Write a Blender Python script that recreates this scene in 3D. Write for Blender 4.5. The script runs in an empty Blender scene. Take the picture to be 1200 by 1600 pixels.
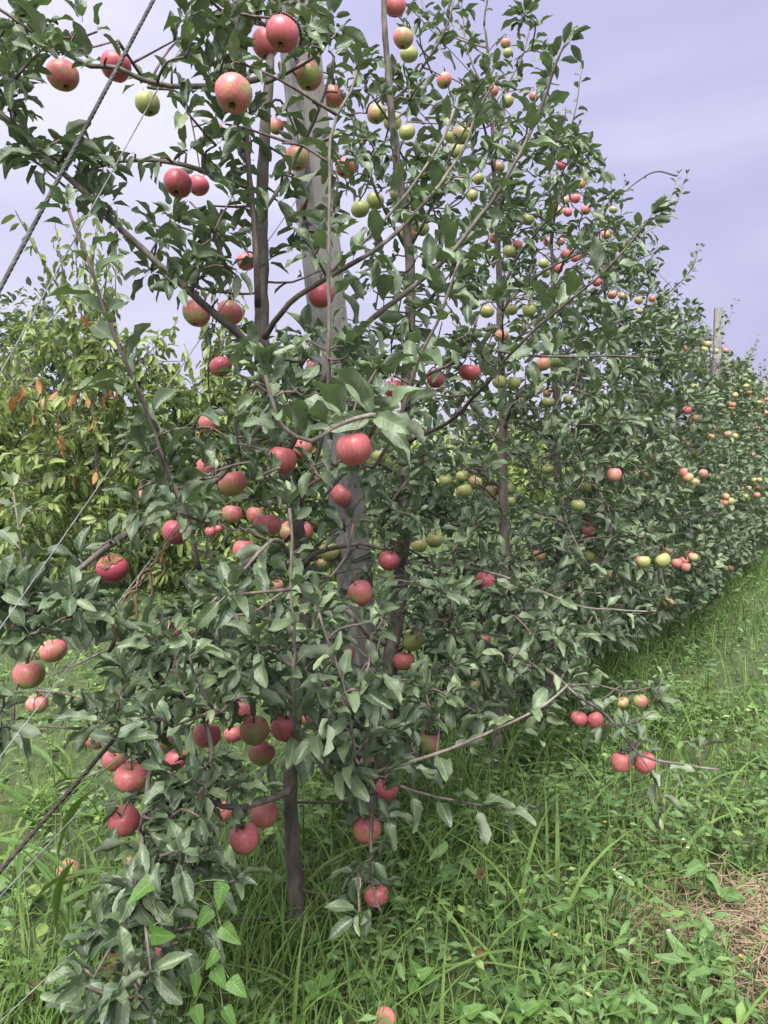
import bpy, math, random
import numpy as np
from mathutils import Vector, Matrix

random.seed(7)
rng = np.random.default_rng(7)
SC = bpy.context.scene
COL = SC.collection

# ------------------------------------------------------------------ camera
F = 1202.0                       # focal length in photograph pixels (1200 x 1600)
CAMH = 1.5
PITCH = math.atan(85.0 / F)
cd = bpy.data.cameras.new('camera')
cam = bpy.data.objects.new('camera', cd)
COL.objects.link(cam)
cam.location = (0, 0, CAMH)
cam.rotation_euler = (math.pi / 2 - PITCH, 0, 0)
cd.sensor_fit = 'VERTICAL'
cd.angle = 2 * math.atan(800.0 / F)
cd.clip_start = 0.05
cd.clip_end = 2000
SC.camera = cam

# ------------------------------------------------------------------ overcast sky
W = bpy.data.worlds.new('World')
SC.world = W
W.use_nodes = True
nt = W.node_tree
nt.nodes.clear()
SUN_EL, SUN_AZ = math.radians(56), math.radians(-172)   # high, behind the viewer


def N(tree, kind, **kw):
    n = tree.nodes.new(kind)
    for k, v in kw.items():
        if k in n.inputs:
            n.inputs[k].default_value = v
        else:
            setattr(n, k, v)
    return n


def ramp(tree, stops, fac=None, interp='LINEAR'):
    r = tree.nodes.new('ShaderNodeValToRGB')
    r.color_ramp.interpolation = interp
    el = r.color_ramp.elements
    while len(el) < len(stops):
        el.new(0.5)
    for e, (p, c) in zip(el, stops):
        e.position = p
        e.color = (*c, 1) if len(c) == 3 else c
    if fac is not None:
        tree.links.new(fac, r.inputs[0])
    return r


sky = N(nt, 'ShaderNodeTexSky', sky_type='NISHITA', sun_disc=False,
        sun_elevation=SUN_EL, sun_rotation=SUN_AZ, air_density=1.0, dust_density=3.0)
skym = N(nt, 'ShaderNodeMixRGB', blend_type='MULTIPLY')
skym.inputs[0].default_value = 1.0
skym.inputs[2].default_value = (0.016, 0.016, 0.016, 1)
nt.links.new(sky.outputs[0], skym.inputs[1])
tc = N(nt, 'ShaderNodeTexCoord')
mp = N(nt, 'ShaderNodeMapping')
mp.inputs['Scale'].default_value = (1.0, 1.0, 2.6)
mp.inputs['Rotation'].default_value = (0.25, 0.2, 0.4)
nt.links.new(tc.outputs['Generated'], mp.inputs[0])
no = N(nt, 'ShaderNodeTexNoise', Scale=1.7, Detail=4.0, Roughness=0.48, Distortion=0.3)
nt.links.new(mp.outputs[0], no.inputs['Vector'])
# the deck is thinner towards the upper left, as cloud variety
dt = N(nt, 'ShaderNodeVectorMath', operation='DOT_PRODUCT')
dt.inputs[1].default_value = (-0.80, 0.35, 0.48)
nt.links.new(tc.outputs['Generated'], dt.inputs[0])
thin = N(nt, 'ShaderNodeMath', operation='MULTIPLY_ADD')
thin.inputs[1].default_value = 0.42
thin.inputs[2].default_value = -0.13
nt.links.new(dt.outputs['Value'], thin.inputs[0])
cadd = N(nt, 'ShaderNodeMath', operation='ADD')
nt.links.new(no.outputs['Fac'], cadd.inputs[0])
nt.links.new(thin.outputs[0], cadd.inputs[1])
cfac = cadd.outputs[0]
cl = ramp(nt, [(0.25, (0.069, 0.067, 0.104)), (0.50, (0.088, 0.086, 0.128)), (0.80, (0.132, 0.130, 0.157))], cfac)
# the overcast deck is brighter overhead than at the horizon
sp = N(nt, 'ShaderNodeSeparateXYZ')
nt.links.new(tc.outputs['Generated'], sp.inputs[0])
ze = ramp(nt, [(0.0, (0.5, 0.5, 0.5)), (0.45, (0.54, 0.54, 0.54)), (1.0, (1.0, 1.0, 1.0))], sp.outputs['Z'])
zm = N(nt, 'ShaderNodeMixRGB', blend_type='MULTIPLY')
zm.inputs[0].default_value = 1.0
zm.inputs[2].default_value = (2.0, 2.0, 2.0, 1)
nt.links.new(ze.outputs[0], zm.inputs[1])
ze = zm
clm = N(nt, 'ShaderNodeMixRGB', blend_type='MULTIPLY')
clm.inputs[0].default_value = 1.0
nt.links.new(cl.outputs[0], clm.inputs[1])
nt.links.new(ze.outputs[0], clm.inputs[2])
mx = N(nt, 'ShaderNodeMixRGB')
mx.inputs[0].default_value = 0.95
nt.links.new(skym.outputs[0], mx.inputs[1])
nt.links.new(clm.outputs[0], mx.inputs[2])
bg = N(nt, 'ShaderNodeBackground', Strength=1.0)
nt.links.new(mx.outputs[0], bg.inputs[0])
wo = N(nt, 'ShaderNodeOutputWorld')
nt.links.new(bg.outputs[0], wo.inputs[0])

sl = bpy.data.lights.new('sun', 'SUN')
sl.energy = 1.5
sl.angle = math.radians(48)
sl.color = (1.0, 0.96, 0.90)
sun = bpy.data.objects.new('sun', sl)
COL.objects.link(sun)
sun.location = (0, 0, 20)
sdir = Vector((math.sin(SUN_AZ) * math.cos(SUN_EL), math.cos(SUN_AZ) * math.cos(SUN_EL), math.sin(SUN_EL)))
sun.rotation_euler = sdir.to_track_quat('Z', 'Y').to_euler()

SC.view_settings.view_transform = 'Standard'
SC.view_settings.look = 'None'
SC.view_settings.gamma = 1
SC.view_settings.exposure = 2.72
SC.cycles.max_bounces = 6
SC.cycles.transparent_max_bounces = 4

# ------------------------------------------------------------------ photograph geometry -> metres
CP, SP = math.cos(PITCH), math.sin(PITCH)


def ray(px, py):
    a, b = (px - 600.0) / F, (800.0 - py) / F
    return np.array([a, CP + b * SP, -SP + b * CP])


def P(px, py, Z):
    d = ray(px, py)
    return np.array([0, 0, CAMH]) + d * (Z / d[1])


def G(px, py, z=0.0):
    d = ray(px, py)
    return np.array([0, 0, CAMH]) + d * ((z - CAMH) / d[2])


def proj(p):
    p = np.asarray(p) - np.array([0, 0, CAMH])
    x = p[..., 0]
    y = p[..., 1] * SP + p[..., 2] * CP
    w = p[..., 1] * CP - p[..., 2] * SP
    w = np.where(w > 0.02, w, 0.02)
    return 600 + F * x / w, 800 - F * y / w, w


ROW0 = G(468, 1462)
RA = math.atan((1300 - 600) / F)
RD = np.array([math.sin(RA), math.cos(RA), 0])        # along the row, away from the viewer
RN = np.array([math.cos(RA), -math.sin(RA), 0])       # across the row, towards the alley
UP = np.array([0, 0, 1.0])


def rowp(t, off=0.0, z=0.0):
    return ROW0 + RD * t + RN * off + UP * z


def R(px, py, off=0.0):
    d = ray(px, py)
    o = np.array([0, 0, CAMH])
    q = ROW0 + RN * off
    s = np.dot(q - o, RN) / np.dot(d, RN)
    return o + d * s


def rown(p):
    """(along, across) of a point in the row's own frame"""
    q = np.asarray(p) - ROW0
    return q @ RD, q @ RN


def nrm(v):
    v = np.asarray(v, float)
    return v / (np.linalg.norm(v, axis=-1, keepdims=True) + 1e-9)


# ------------------------------------------------------------------ mesh helpers (all quads)
def mk_mesh(name, V, Q, mat=None, attr=None, smooth=True):
    me = bpy.data.meshes.new(name)
    V = np.asarray(V, np.float32).reshape(-1, 3)
    Q = np.asarray(Q, np.int32).reshape(-1, 4)
    me.vertices.add(len(V))
    me.vertices.foreach_set('co', V.ravel())
    me.loops.add(Q.size)
    me.loops.foreach_set('vertex_index', Q.ravel())
    me.polygons.add(len(Q))
    me.polygons.foreach_set('loop_start', np.arange(0, Q.size, 4, dtype=np.int32))
    me.polygons.foreach_set('use_smooth', np.full(len(Q), smooth, bool))
    if attr is not None:
        a = me.attributes.new('leafc', 'FLOAT_VECTOR', 'POINT')
        a.data.foreach_set('vector', np.asarray(attr, np.float32).ravel())
    me.update(calc_edges=True)
    if mat:
        me.materials.append(mat)
    return me


def link(name, me, parent=None, kind=None):
    o = bpy.data.objects.new(name, me)
    COL.objects.link(o)
    if parent is not None:
        o.parent = parent
    if kind:
        o['kind'] = kind
    return o


def tag(o, label, cat, group=None):
    o['label'] = label
    o['category'] = cat
    if group:
        o['group'] = group
    return o


def empty(name, loc):
    o = bpy.data.objects.new(name, None)
    COL.objects.link(o)
    o.location = [float(v) for v in loc]
    o.empty_display_size = 0.1
    return o


class MB:
    """collects quads"""

    def __init__(s):
        s.V, s.Q, s.A, s.n = [], [], [], 0

    def add(s, V, Q, A=None):
        V = np.asarray(V, float).reshape(-1, 3)
        s.V.append(V)
        s.Q.append(np.asarray(Q, int).reshape(-1, 4) + s.n)
        s.A.append(np.zeros((len(V), 3)) if A is None else np.asarray(A, float).reshape(-1, 3))
        s.n += len(V)

    def tube(s, pts, rad, sides=7, lump=0.0, cap=True):
        pts = np.asarray(pts, float)
        n = len(pts)
        rad = np.asarray(rad, float) * np.ones(n)
        if cap:
            pts = np.vstack([pts[:1], pts, pts[-1:]])
            rad = np.concatenate([[1e-4], rad, [1e-4]])
            n += 2
        T = nrm(np.gradient(pts, axis=0)) if n > 2 else np.tile(nrm(pts[-1] - pts[0]), (n, 1))
        if cap:
            T[0], T[-1] = T[1], T[-2]
        ref = np.array([0.31, 0.17, 0.93]) if abs(T[n // 2][2]) < 0.8 else np.array([0.95, 0.2, 0.1])
        A = nrm(np.cross(T, ref))
        B = np.cross(T, A)
        an = np.arange(sides) * 2 * math.pi / sides
        rr = rad[:, None] * (1 + (lump * rng.normal(size=(n, sides)) if lump else 0))
        V = pts[:, None] + rr[..., None] * (np.cos(an)[None, :, None] * A[:, None] + np.sin(an)[None, :, None] * B[:, None])
        i = np.arange(n - 1)[:, None] * sides
        j = np.arange(sides)[None]
        k = (j + 1) % sides
        Q = np.stack([i + j, i + k, i + sides + k, i + sides + j], -1)
        s.add(V, Q)

    def box(s, a, b):
        x0, y0, z0 = a
        x1, y1, z1 = b
        V = [(x0, y0, z0), (x1, y0, z0), (x1, y1, z0), (x0, y1, z0), (x0, y0, z1), (x1, y0, z1), (x1, y1, z1), (x0, y1, z1)]
        s.add(V, [(0, 3, 2, 1), (4, 5, 6, 7), (0, 1, 5, 4), (1, 2, 6, 5), (2, 3, 7, 6), (3, 0, 4, 7)])

    def mesh(s, name, mat, off=None, attr=False, smooth=True):
        V = np.vstack(s.V)
        if off is not None:
            V = V - np.asarray(off)
        return mk_mesh(name, V, np.vstack(s.Q), mat, np.vstack(s.A) if attr else None, smooth)


def smoothpath(pts, step=0.025, jit=0.0):
    """Catmull-Rom through the points, resampled evenly"""
    p = [np.asarray(q, float) for q in pts]
    p = [2 * p[0] - p[1]] + p + [2 * p[-1] - p[-2]]
    out = []
    for i in range(1, len(p) - 2):
        n = max(2, int(np.linalg.norm(p[i + 1] - p[i]) / step))
        u = np.linspace(0, 1, n, endpoint=False)[:, None]
        out.append(0.5 * (2 * p[i] + (p[i + 1] - p[i - 1]) * u + (2 * p[i - 1] - 5 * p[i] + 4 * p[i + 1] - p[i + 2]) * u ** 2
                          + (3 * p[i] - p[i - 1] - 3 * p[i + 1] + p[i + 2]) * u ** 3))
    out.append(p[-2][None])
    o = np.vstack(out)
    if jit:
        k = rng.normal(size=o.shape) * jit
        k[0] = 0
        k[1:-1] = (k[:-2] + k[1:-1] + k[2:]) / 3
        o = o + k
    return o


# ------------------------------------------------------------------ materials
def mat_new(name):
    m = bpy.data.materials.new(name)
    m.use_nodes = True
    t = m.node_tree
    t.nodes.clear()
    out = N(t, 'ShaderNodeOutputMaterial')
    b = N(t, 'ShaderNodeBsdfPrincipled')
    t.links.new(b.outputs[0], out.inputs[0])
    return m, t, b, out


def math_node(t, op, a, b=None, c=None, clamp=False):
    n = t.nodes.new('ShaderNodeMath')
    n.operation = op
    n.use_clamp = clamp
    for i, v in enumerate((a, b, c)):
        if v is None:
            continue
        if isinstance(v, (int, float)):
            n.inputs[i].default_value = v
        else:
            t.links.new(v, n.inputs[i])
    return n.outputs[0]


def mixc(t, fac, a, b, mode='MIX'):
    n = t.nodes.new('ShaderNodeMixRGB')
    n.blend_type = mode
    for i, v in enumerate((fac, a, b)):
        if isinstance(v, (int, float)):
            n.inputs[i].default_value = v
        elif isinstance(v, tuple):
            n.inputs[i].default_value = (*v, 1)
        else:
            t.links.new(v, n.inputs[i])
    return n.outputs[0]


def leaf_material(name, dark, pale, under, trans, rough=0.42, veins=True, transfac=0.22, spec=0.5, third=None):
    m, t, b, out = mat_new(name)
    at = N(t, 'ShaderNodeAttribute', attribute_name='leafc')
    s = N(t, 'ShaderNodeSeparateXYZ')
    t.links.new(at.outputs['Vector'], s.inputs[0])
    u, v, ti = s.outputs
    stops = [(0.0, dark), (0.75, pale)]
    if third:
        stops += [(1.0, third)]
    base = ramp(t, stops, ti).outputs[0]
    geo = N(t, 'ShaderNodeNewGeometry')
    no = N(t, 'ShaderNodeTexNoise', Scale=38.0, Detail=3.0)
    t.links.new(geo.outputs['Position'], no.inputs['Vector'])
    mot = ramp(t, [(0.3, (0.78, 0.78, 0.78)), (0.7, (1.18, 1.18, 1.12))], no.outputs['Fac']).outputs[0]
    base = mixc(t, 1.0, base, mot, 'MULTIPLY')
    # brown specks and blotches, as on any late summer leaf
    nb = N(t, 'ShaderNodeTexNoise', Scale=95.0, Detail=2.0)
    t.links.new(geo.outputs['Position'], nb.inputs['Vector'])
    base = mixc(t, ramp(t, [(0.70, (0, 0, 0)), (0.76, (0.75, 0.75, 0.75))], nb.outputs['Fac']).outputs[0], base, (0.13, 0.075, 0.03))
    av = math_node(t, 'ABSOLUTE', v)
    if veins:
        mid = math_node(t, 'LESS_THAN', av, 0.07)
        w = math_node(t, 'SINE', math_node(t, 'MULTIPLY', math_node(t, 'SUBTRACT', u, math_node(t, 'MULTIPLY', av, 0.22)), 44.0))
        sv = ramp(t, [(0.80, (0, 0, 0)), (1.0, (1, 1, 1))], w).outputs[0]
        vein = math_node(t, 'MAXIMUM', mid, math_node(t, 'MULTIPLY', sv, 0.25))
        base = mixc(t, math_node(t, 'MULTIPLY', vein, 0.32), base, tuple(min(1, c * 2.2 + .03) for c in pale))
        bp = N(t, 'ShaderNodeBump', Strength=0.12, Distance=0.0015)
        t.links.new(math_node(t, 'MULTIPLY', w, 1.0), bp.inputs['Height'])
        t.links.new(bp.outputs[0], b.inputs['Normal'])
    und = mixc(t, 1.0, under, mot, 'MULTIPLY')
    col = mixc(t, geo.outputs['Backfacing'], base, und)
    t.links.new(col, b.inputs['Base Color'])
    rr = math_node(t, 'ADD', math_node(t, 'MULTIPLY', geo.outputs['Backfacing'], 0.3), rough)
    t.links.new(rr, b.inputs['Roughness'])
    b.inputs['Specular IOR Level'].default_value = spec
    tr = N(t, 'ShaderNodeBsdfTranslucent')
    tr.inputs[0].default_value = (*trans, 1)
    ms = N(t, 'ShaderNodeMixShader')
    ms.inputs[0].default_value = transfac
    t.links.new(b.outputs[0], ms.inputs[1])
    t.links.new(tr.outputs[0], ms.inputs[2])
    t.links.new(ms.outputs[0], out.inputs[0])
    return m


M = {}
M['leaf'] = leaf_material('apple_leaf', (0.046, 0.077, 0.041), (0.140, 0.192, 0.104), (0.170, 0.205, 0.145), (0.14, 0.24, 0.06), rough=0.45, spec=0.5, transfac=0.16, third=(0.20, 0.25, 0.13))
M['cherry'] = leaf_material('pale_green_leaf', (0.080, 0.130, 0.040), (0.22, 0.285, 0.085), (0.18, 0.23, 0.11), (0.25, 0.34, 0.08), transfac=0.3, third=(0.24, 0.29, 0.08))
M['orange'] = leaf_material('orange_leaf', (0.36, 0.12, 0.04), (0.46, 0.19, 0.07), (0.36, 0.17, 0.07), (0.5, 0.2, 0.06))
M['grass'] = leaf_material('grass_blade', (0.032, 0.088, 0.020), (0.128, 0.230, 0.062), (0.12, 0.20, 0.05), (0.18, 0.34, 0.04), rough=0.5, spec=0.35, veins=False, transfac=0.22, third=(0.36, 0.33, 0.16))
M['weed'] = leaf_material('weed_leaf', (0.040, 0.098, 0.030), (0.135, 0.232, 0.078), (0.15, 0.22, 0.10), (0.18, 0.34, 0.05), rough=0.5, spec=0.35, transfac=0.22, third=(0.26, 0.36, 0.10))
M['vine'] = leaf_material('vine_leaf', (0.065, 0.145, 0.030), (0.11, 0.21, 0.05), (0.11, 0.18, 0.07), (0.16, 0.30, 0.05), rough=0.5, transfac=0.32)
M['straw'] = leaf_material('dry_straw', (0.17, 0.11, 0.075), (0.40, 0.30, 0.22), (0.30, 0.22, 0.15), (0.4, 0.3, 0.2), rough=0.6, veins=False, transfac=0.1)
M['far'] = leaf_material('far_leaf', (0.040, 0.066, 0.034), (0.12, 0.165, 0.07), (0.12, 0.15, 0.09), (0.16, 0.26, 0.07), rough=0.5, veins=False)


def bark_material(name, c0, c1, c2, scale=30.0, bump=0.6):
    m, t, b, out = mat_new(name)
    tc = N(t, 'ShaderNodeTexCoord')
    mp = N(t, 'ShaderNodeMapping')
    mp.inputs['Scale'].default_value = (1, 1, 0.35)
    t.links.new(tc.outputs['Object'], mp.inputs[0])
    n1 = N(t, 'ShaderNodeTexNoise', Scale=scale, Detail=6.0, Roughness=0.65)
    t.links.new(mp.outputs[0], n1.inputs['Vector'])
    n2 = N(t, 'ShaderNodeTexNoise', Scale=scale * 0.22, Detail=2.0)
    t.links.new(tc.outputs['Object'], n2.inputs['Vector'])
    c = ramp(t, [(0.3, c0), (0.52, c1), (0.72, c2)], n1.outputs['Fac']).outputs[0]
    c = mixc(t, 0.6, c, ramp(t, [(0.35, (0.6, 0.6, 0.6)), (0.65, (1.3, 1.28, 1.2))], n2.outputs['Fac']).outputs[0], 'MULTIPLY')
    t.links.new(c, b.inputs['Base Color'])
    b.inputs['Roughness'].default_value = 0.8
    bp = N(t, 'ShaderNodeBump', Strength=bump, Distance=0.004)
    t.links.new(n1.outputs['Fac'], bp.inputs['Height'])
    t.links.new(bp.outputs[0], b.inputs['Normal'])
    return m


M['bark'] = bark_material('apple_bark', (0.055, 0.046, 0.040), (0.150, 0.128, 0.110), (0.27, 0.24, 0.215))
M['twig'] = bark_material('twig_bark', (0.055, 0.038, 0.034), (0.12, 0.088, 0.08), (0.22, 0.18, 0.165), 60.0, 0.3)
M['shoot'] = bark_material('young_shoot', (0.12, 0.10, 0.085), (0.21, 0.18, 0.155), (0.30, 0.27, 0.235), 60.0, 0.2)
M['concrete'] = bark_material('rough_concrete', (0.090, 0.089, 0.091), (0.230, 0.227, 0.230), (0.33, 0.326, 0.33), 38.0, 1.0)
M['concrete_smooth'] = bark_material('smooth_concrete', (0.19, 0.183, 0.172), (0.25, 0.243, 0.232), (0.30, 0.292, 0.28), 18.0, 0.25)
M['rust'] = bark_material('rust', (0.04, 0.018, 0.012), (0.13, 0.05, 0.03), (0.25, 0.12, 0.07), 80.0, 0.6)
M['steel'] = bark_material('grey_steel', (0.05, 0.05, 0.05), (0.09, 0.09, 0.09), (0.15, 0.15, 0.147), 90.0, 0.2)
M['steel'].node_tree.nodes['Principled BSDF'].inputs['Metallic'].default_value = 0.4
M['wire'] = bark_material('galvanised_wire', (0.12, 0.125, 0.13), (0.19, 0.195, 0.205), (0.27, 0.275, 0.29), 90.0, 0.1)
M['dark_cable'] = bark_material('dark_cable', (0.012, 0.010, 0.009), (0.035, 0.028, 0.025), (0.08, 0.06, 0.05), 90.0, 0.5)
M['dry_vine'] = bark_material('dry_vine', (0.06, 0.04, 0.025), (0.16, 0.11, 0.065), (0.27, 0.20, 0.12), 70.0, 0.4)
M['flower'] = bark_material('white_petal', (0.7, 0.66, 0.68), (0.78, 0.74, 0.76), (0.8, 0.78, 0.8), 40.0, 0.1)
M['flower_yellow'] = bark_material('yellow_petal', (0.6, 0.35, 0.04), (0.7, 0.42, 0.05), (0.75, 0.5, 0.08), 40.0, 0.1)
M['stem_green'] = bark_material('green_stem', (0.10, 0.14, 0.05), (0.16, 0.21, 0.08), (0.22, 0.26, 0.11), 60.0, 0.1)


def apple_material(name, rot=False):
    m, t, b, out = mat_new(name)
    tc = N(t, 'ShaderNodeTexCoord')
    bl = N(t, 'ShaderNodeAttribute', attribute_name='blush', attribute_type='OBJECT')
    oi = N(t, 'ShaderNodeObjectInfo')
    # shift the pattern per apple
    sh = N(t, 'ShaderNodeVectorMath', operation='ADD')
    t.links.new(tc.outputs['Object'], sh.inputs[0])
    cmb = N(t, 'ShaderNodeCombineXYZ')
    r10 = math_node(t, 'MULTIPLY', oi.outputs['Random'], 37.0)
    for i in range(3):
        t.links.new(r10, cmb.inputs[i])
    t.links.new(cmb.outputs[0], sh.inputs[1])
    sv = sh.outputs[0]
    n1 = N(t, 'ShaderNodeTexNoise', Scale=0.9, Detail=2.0)
    t.links.new(sv, n1.inputs['Vector'])
    mp = N(t, 'ShaderNodeMapping')
    mp.inputs['Scale'].default_value = (7, 7, 0.9)
    t.links.new(sv, mp.inputs[0])
    n2 = N(t, 'ShaderNodeTexNoise', Scale=1.6, Detail=4.0, Roughness=0.6)
    t.links.new(mp.outputs[0], n2.inputs['Vector'])
    n3 = N(t, 'ShaderNodeTexNoise', Scale=6.0, Detail=4.0)
    t.links.new(sv, n3.inputs['Vector'])
    f = math_node(t, 'ADD', math_node(t, 'MULTIPLY_ADD', n1.outputs['Fac'], 1.75, -0.32), math_node(t, 'MULTIPLY', n2.outputs['Fac'], 0.42))
    f = math_node(t, 'ADD', f, math_node(t, 'MULTIPLY', math_node(t, 'SUBTRACT', bl.outputs['Fac'], 0.5), 1.25))
    s0 = N(t, 'ShaderNodeSeparateXYZ')
    t.links.new(tc.outputs['Object'], s0.inputs[0])
    f = math_node(t, 'ADD', f, math_node(t, 'MULTIPLY', s0.outputs[2], 0.12))
    k = ramp(t, [(0.64, (0, 0, 0)), (1.14, (1, 1, 1))], f).outputs[0]
    green = ramp(t, [(0.3, (0.22, 0.27, 0.070)), (0.7, (0.37, 0.38, 0.115))], n3.outputs['Fac']).outputs[0]
    red = ramp(t, [(0.30, (0.45, 0.082, 0.100)), (0.5, (0.56, 0.135, 0.135)), (0.70, (0.62, 0.27, 0.17))], n2.outputs['Fac']).outputs[0]
    deep = mixc(t, ramp(t, [(0.78, (0, 0, 0)), (1.0, (1, 1, 1))], bl.outputs['Fac']).outputs[0], red, (0.41, 0.048, 0.082))
    c = mixc(t, k, green, deep)
    vo = N(t, 'ShaderNodeTexVoronoi', Scale=9.0, Randomness=1.0)
    t.links.new(sv, vo.inputs['Vector'])
    dots = ramp(t, [(0.03, (1, 1, 1)), (0.085, (0, 0, 0))], vo.outputs['Distance']).outputs[0]
    c = mixc(t, math_node(t, 'MULTIPLY', dots, 0.38), c, (0.62, 0.47, 0.30))
    # russet in the stem bowl and a dull waxy bloom
    s = N(t, 'ShaderNodeSeparateXYZ')
    t.links.new(tc.outputs['Object'], s.inputs[0])
    rad = math_node(t, 'SQRT', math_node(t, 'ADD', math_node(t, 'POWER', s.outputs[0], 2.0), math_node(t, 'POWER', s.outputs[1], 2.0)))
    top = math_node(t, 'MULTIPLY', ramp(t, [(0.10, (1, 1, 1)), (0.36, (0, 0, 0))], rad).outputs[0], 0.7)
    c = mixc(t, top, c, (0.28, 0.22, 0.08))
    c = mixc(t, math_node(t, 'MULTIPLY', n3.outputs['Fac'], 0.14), c, (0.62, 0.55, 0.58))
    t.links.new(c, b.inputs['Base Color'])
    rg = ramp(t, [(0.3, (0.28,) * 3), (0.7, (0.42,) * 3)], n3.outputs['Fac']).outputs[0]
    t.links.new(rg, b.inputs['Roughness'])
    b.inputs['Specular IOR Level'].default_value = 0.4
    b.inputs['Subsurface Weight'].default_value = 0.0
    return m


M['apple'] = apple_material('apple_skin')
M['stemwood'] = bark_material('apple_stalk', (0.06, 0.045, 0.02), (0.13, 0.10, 0.05), (0.2, 0.17, 0.09), 60.0, 0.1)
M['calyx'] = bark_material('dry_calyx', (0.02, 0.014, 0.010), (0.06, 0.042, 0.03), (0.12, 0.09, 0.06), 60.0, 0.4)
M['rot'] = bark_material('rotten_flesh', (0.03, 0.016, 0.010), (0.22, 0.11, 0.05), (0.62, 0.42, 0.17), 7.0, 1.0)
M['brown_apple'] = bark_material('brown_apple_skin', (0.05, 0.02, 0.012), (0.12, 0.055, 0.03), (0.20, 0.10, 0.055), 30.0, 0.3)


def ground_material():
    m, t, b, out = mat_new('soil_and_moss')
    tc = N(t, 'ShaderNodeTexCoord')
    n1 = N(t, 'ShaderNodeTexNoise', Scale=0.8, Detail=6.0, Roughness=0.65)
    t.links.new(tc.outputs['Object'], n1.inputs['Vector'])
    n2 = N(t, 'ShaderNodeTexNoise', Scale=14.0, Detail=8.0, Roughness=0.7)
    t.links.new(tc.outputs['Object'], n2.inputs['Vector'])
    a = ramp(t, [(0.3, (0.035, 0.05, 0.018)), (0.55, (0.055, 0.085, 0.028)), (0.75, (0.08, 0.085, 0.04))], n1.outputs['Fac']).outputs[0]
    d = ramp(t, [(0.3, (0.5, 0.5, 0.5)), (0.7, (1.45, 1.4, 1.3))], n2.outputs['Fac']).outputs[0]
    t.links.new(mixc(t, 1.0, a, d, 'MULTIPLY'), b.inputs['Base Color'])
    b.inputs['Roughness'].default_value = 0.95
    bp = N(t, 'ShaderNodeBump', Strength=0.8, Distance=0.03)
    t.links.new(n2.outputs['Fac'], bp.inputs['Height'])
    t.links.new(bp.outputs[0], b.inputs['Normal'])
    return m


M['ground'] = ground_material()

# ------------------------------------------------------------------ ground
gx = np.concatenate([[-600, -200, -60, -25], np.linspace(-12, 14, 80), [30, 60, 200, 600]])
gy = np.concatenate([[-400, -60, -10], np.linspace(-2, 22, 80), [35, 70, 200, 900]])
XX, YY = np.meshgrid(gx, gy)
ZZ = 0.025 * np.sin(XX * 2.3 + 0.7 * YY) * np.cos(YY * 1.9 - 0.4 * XX) + 0.012 * np.sin(XX * 7.1) * np.sin(YY * 6.3)
ZZ = np.where((np.abs(XX) > 14) | (YY > 22) | (YY < -2), 0, ZZ)


def ground_z(x, y):
    return 0.025 * np.sin(x * 2.3 + 0.7 * y) * np.cos(y * 1.9 - 0.4 * x) + 0.012 * np.sin(x * 7.1) * np.sin(y * 6.3)


ny, nx = XX.shape
idx = np.arange(nx * ny).reshape(ny, nx)
Q = np.stack([idx[:-1, :-1], idx[:-1, 1:], idx[1:, 1:], idx[1:, :-1]], -1)
g = link('ground', mk_mesh('ground', np.stack([XX, YY, ZZ], -1), Q, M['ground']), kind='structure')

# ------------------------------------------------------------------ leaf shapes


def leaf_shape(ns, nc, seed, width=0.235, tip=0.9, fold=0.35, curl=0.26, wave=0.07, petiole=0.26, serr=0.0, heart=0.0):
    """a blade along +x (unit length) with a stalk behind it; columns of quads"""
    r = np.random.default_rng(seed)
    us = np.concatenate([[-petiole, -0.01], 0.02 + 0.98 * (0.5 - 0.5 * np.cos(np.linspace(0, 1, ns) * math.pi)) ** 0.95]) if petiole > 0 else np.linspace(0.0, 1.0, ns)
    V, A = [], []
    ph, ph2, fr = r.uniform(0, 6, 3)
    fr = 7 + fr
    fold *= r.uniform(0.5, 1.4)
    curl *= r.uniform(0.2, 1.7)
    side = r.normal() * 0.08
    for i, u in enumerate(us):
        if u < 0.0 and petiole > 0:
            w = 0.012
        else:
            w = width * max(0.0, math.sin(math.pi * min(1, max(0.0, u) ** tip))) ** 0.62
            if heart:
                w = width * 1.15 * max(0, 1 - u) ** 0.78 * min(1, (max(u, 0) / 0.10 + 0.02) ** 0.5)
            w = max(w, 0.008)
            w *= 1 + serr * (1 if i % 2 else -1)
        for j in range(nc + 1):
            v = -1 + 2 * j / nc
            y = v * w
            uu = max(0, u)
            z = fold * abs(y) - curl * uu * uu + wave * math.sin(fr * u + ph + (2.5 if v > 0 else 0)) * abs(v) * min(1, 4 * w / width) \
                + 0.025 * math.sin(3 * u + ph2)
            if u < 0:
                z = -0.10 * abs(u)
            V.append((u - heart * 0.22 * abs(v) * max(0, 1 - abs(u) / 0.4), y + side * uu * uu, z))
            A.append((uu, v, 0))
    n = len(us)
    a = np.arange((n) * (nc + 1)).reshape(n, nc + 1)
    Qd = np.stack([a[:-1, :-1], a[1:, :-1], a[1:, 1:], a[:-1, 1:]], -1).reshape(-1, 4)
    return np.array(V), Qd, np.array(A, float)


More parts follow.
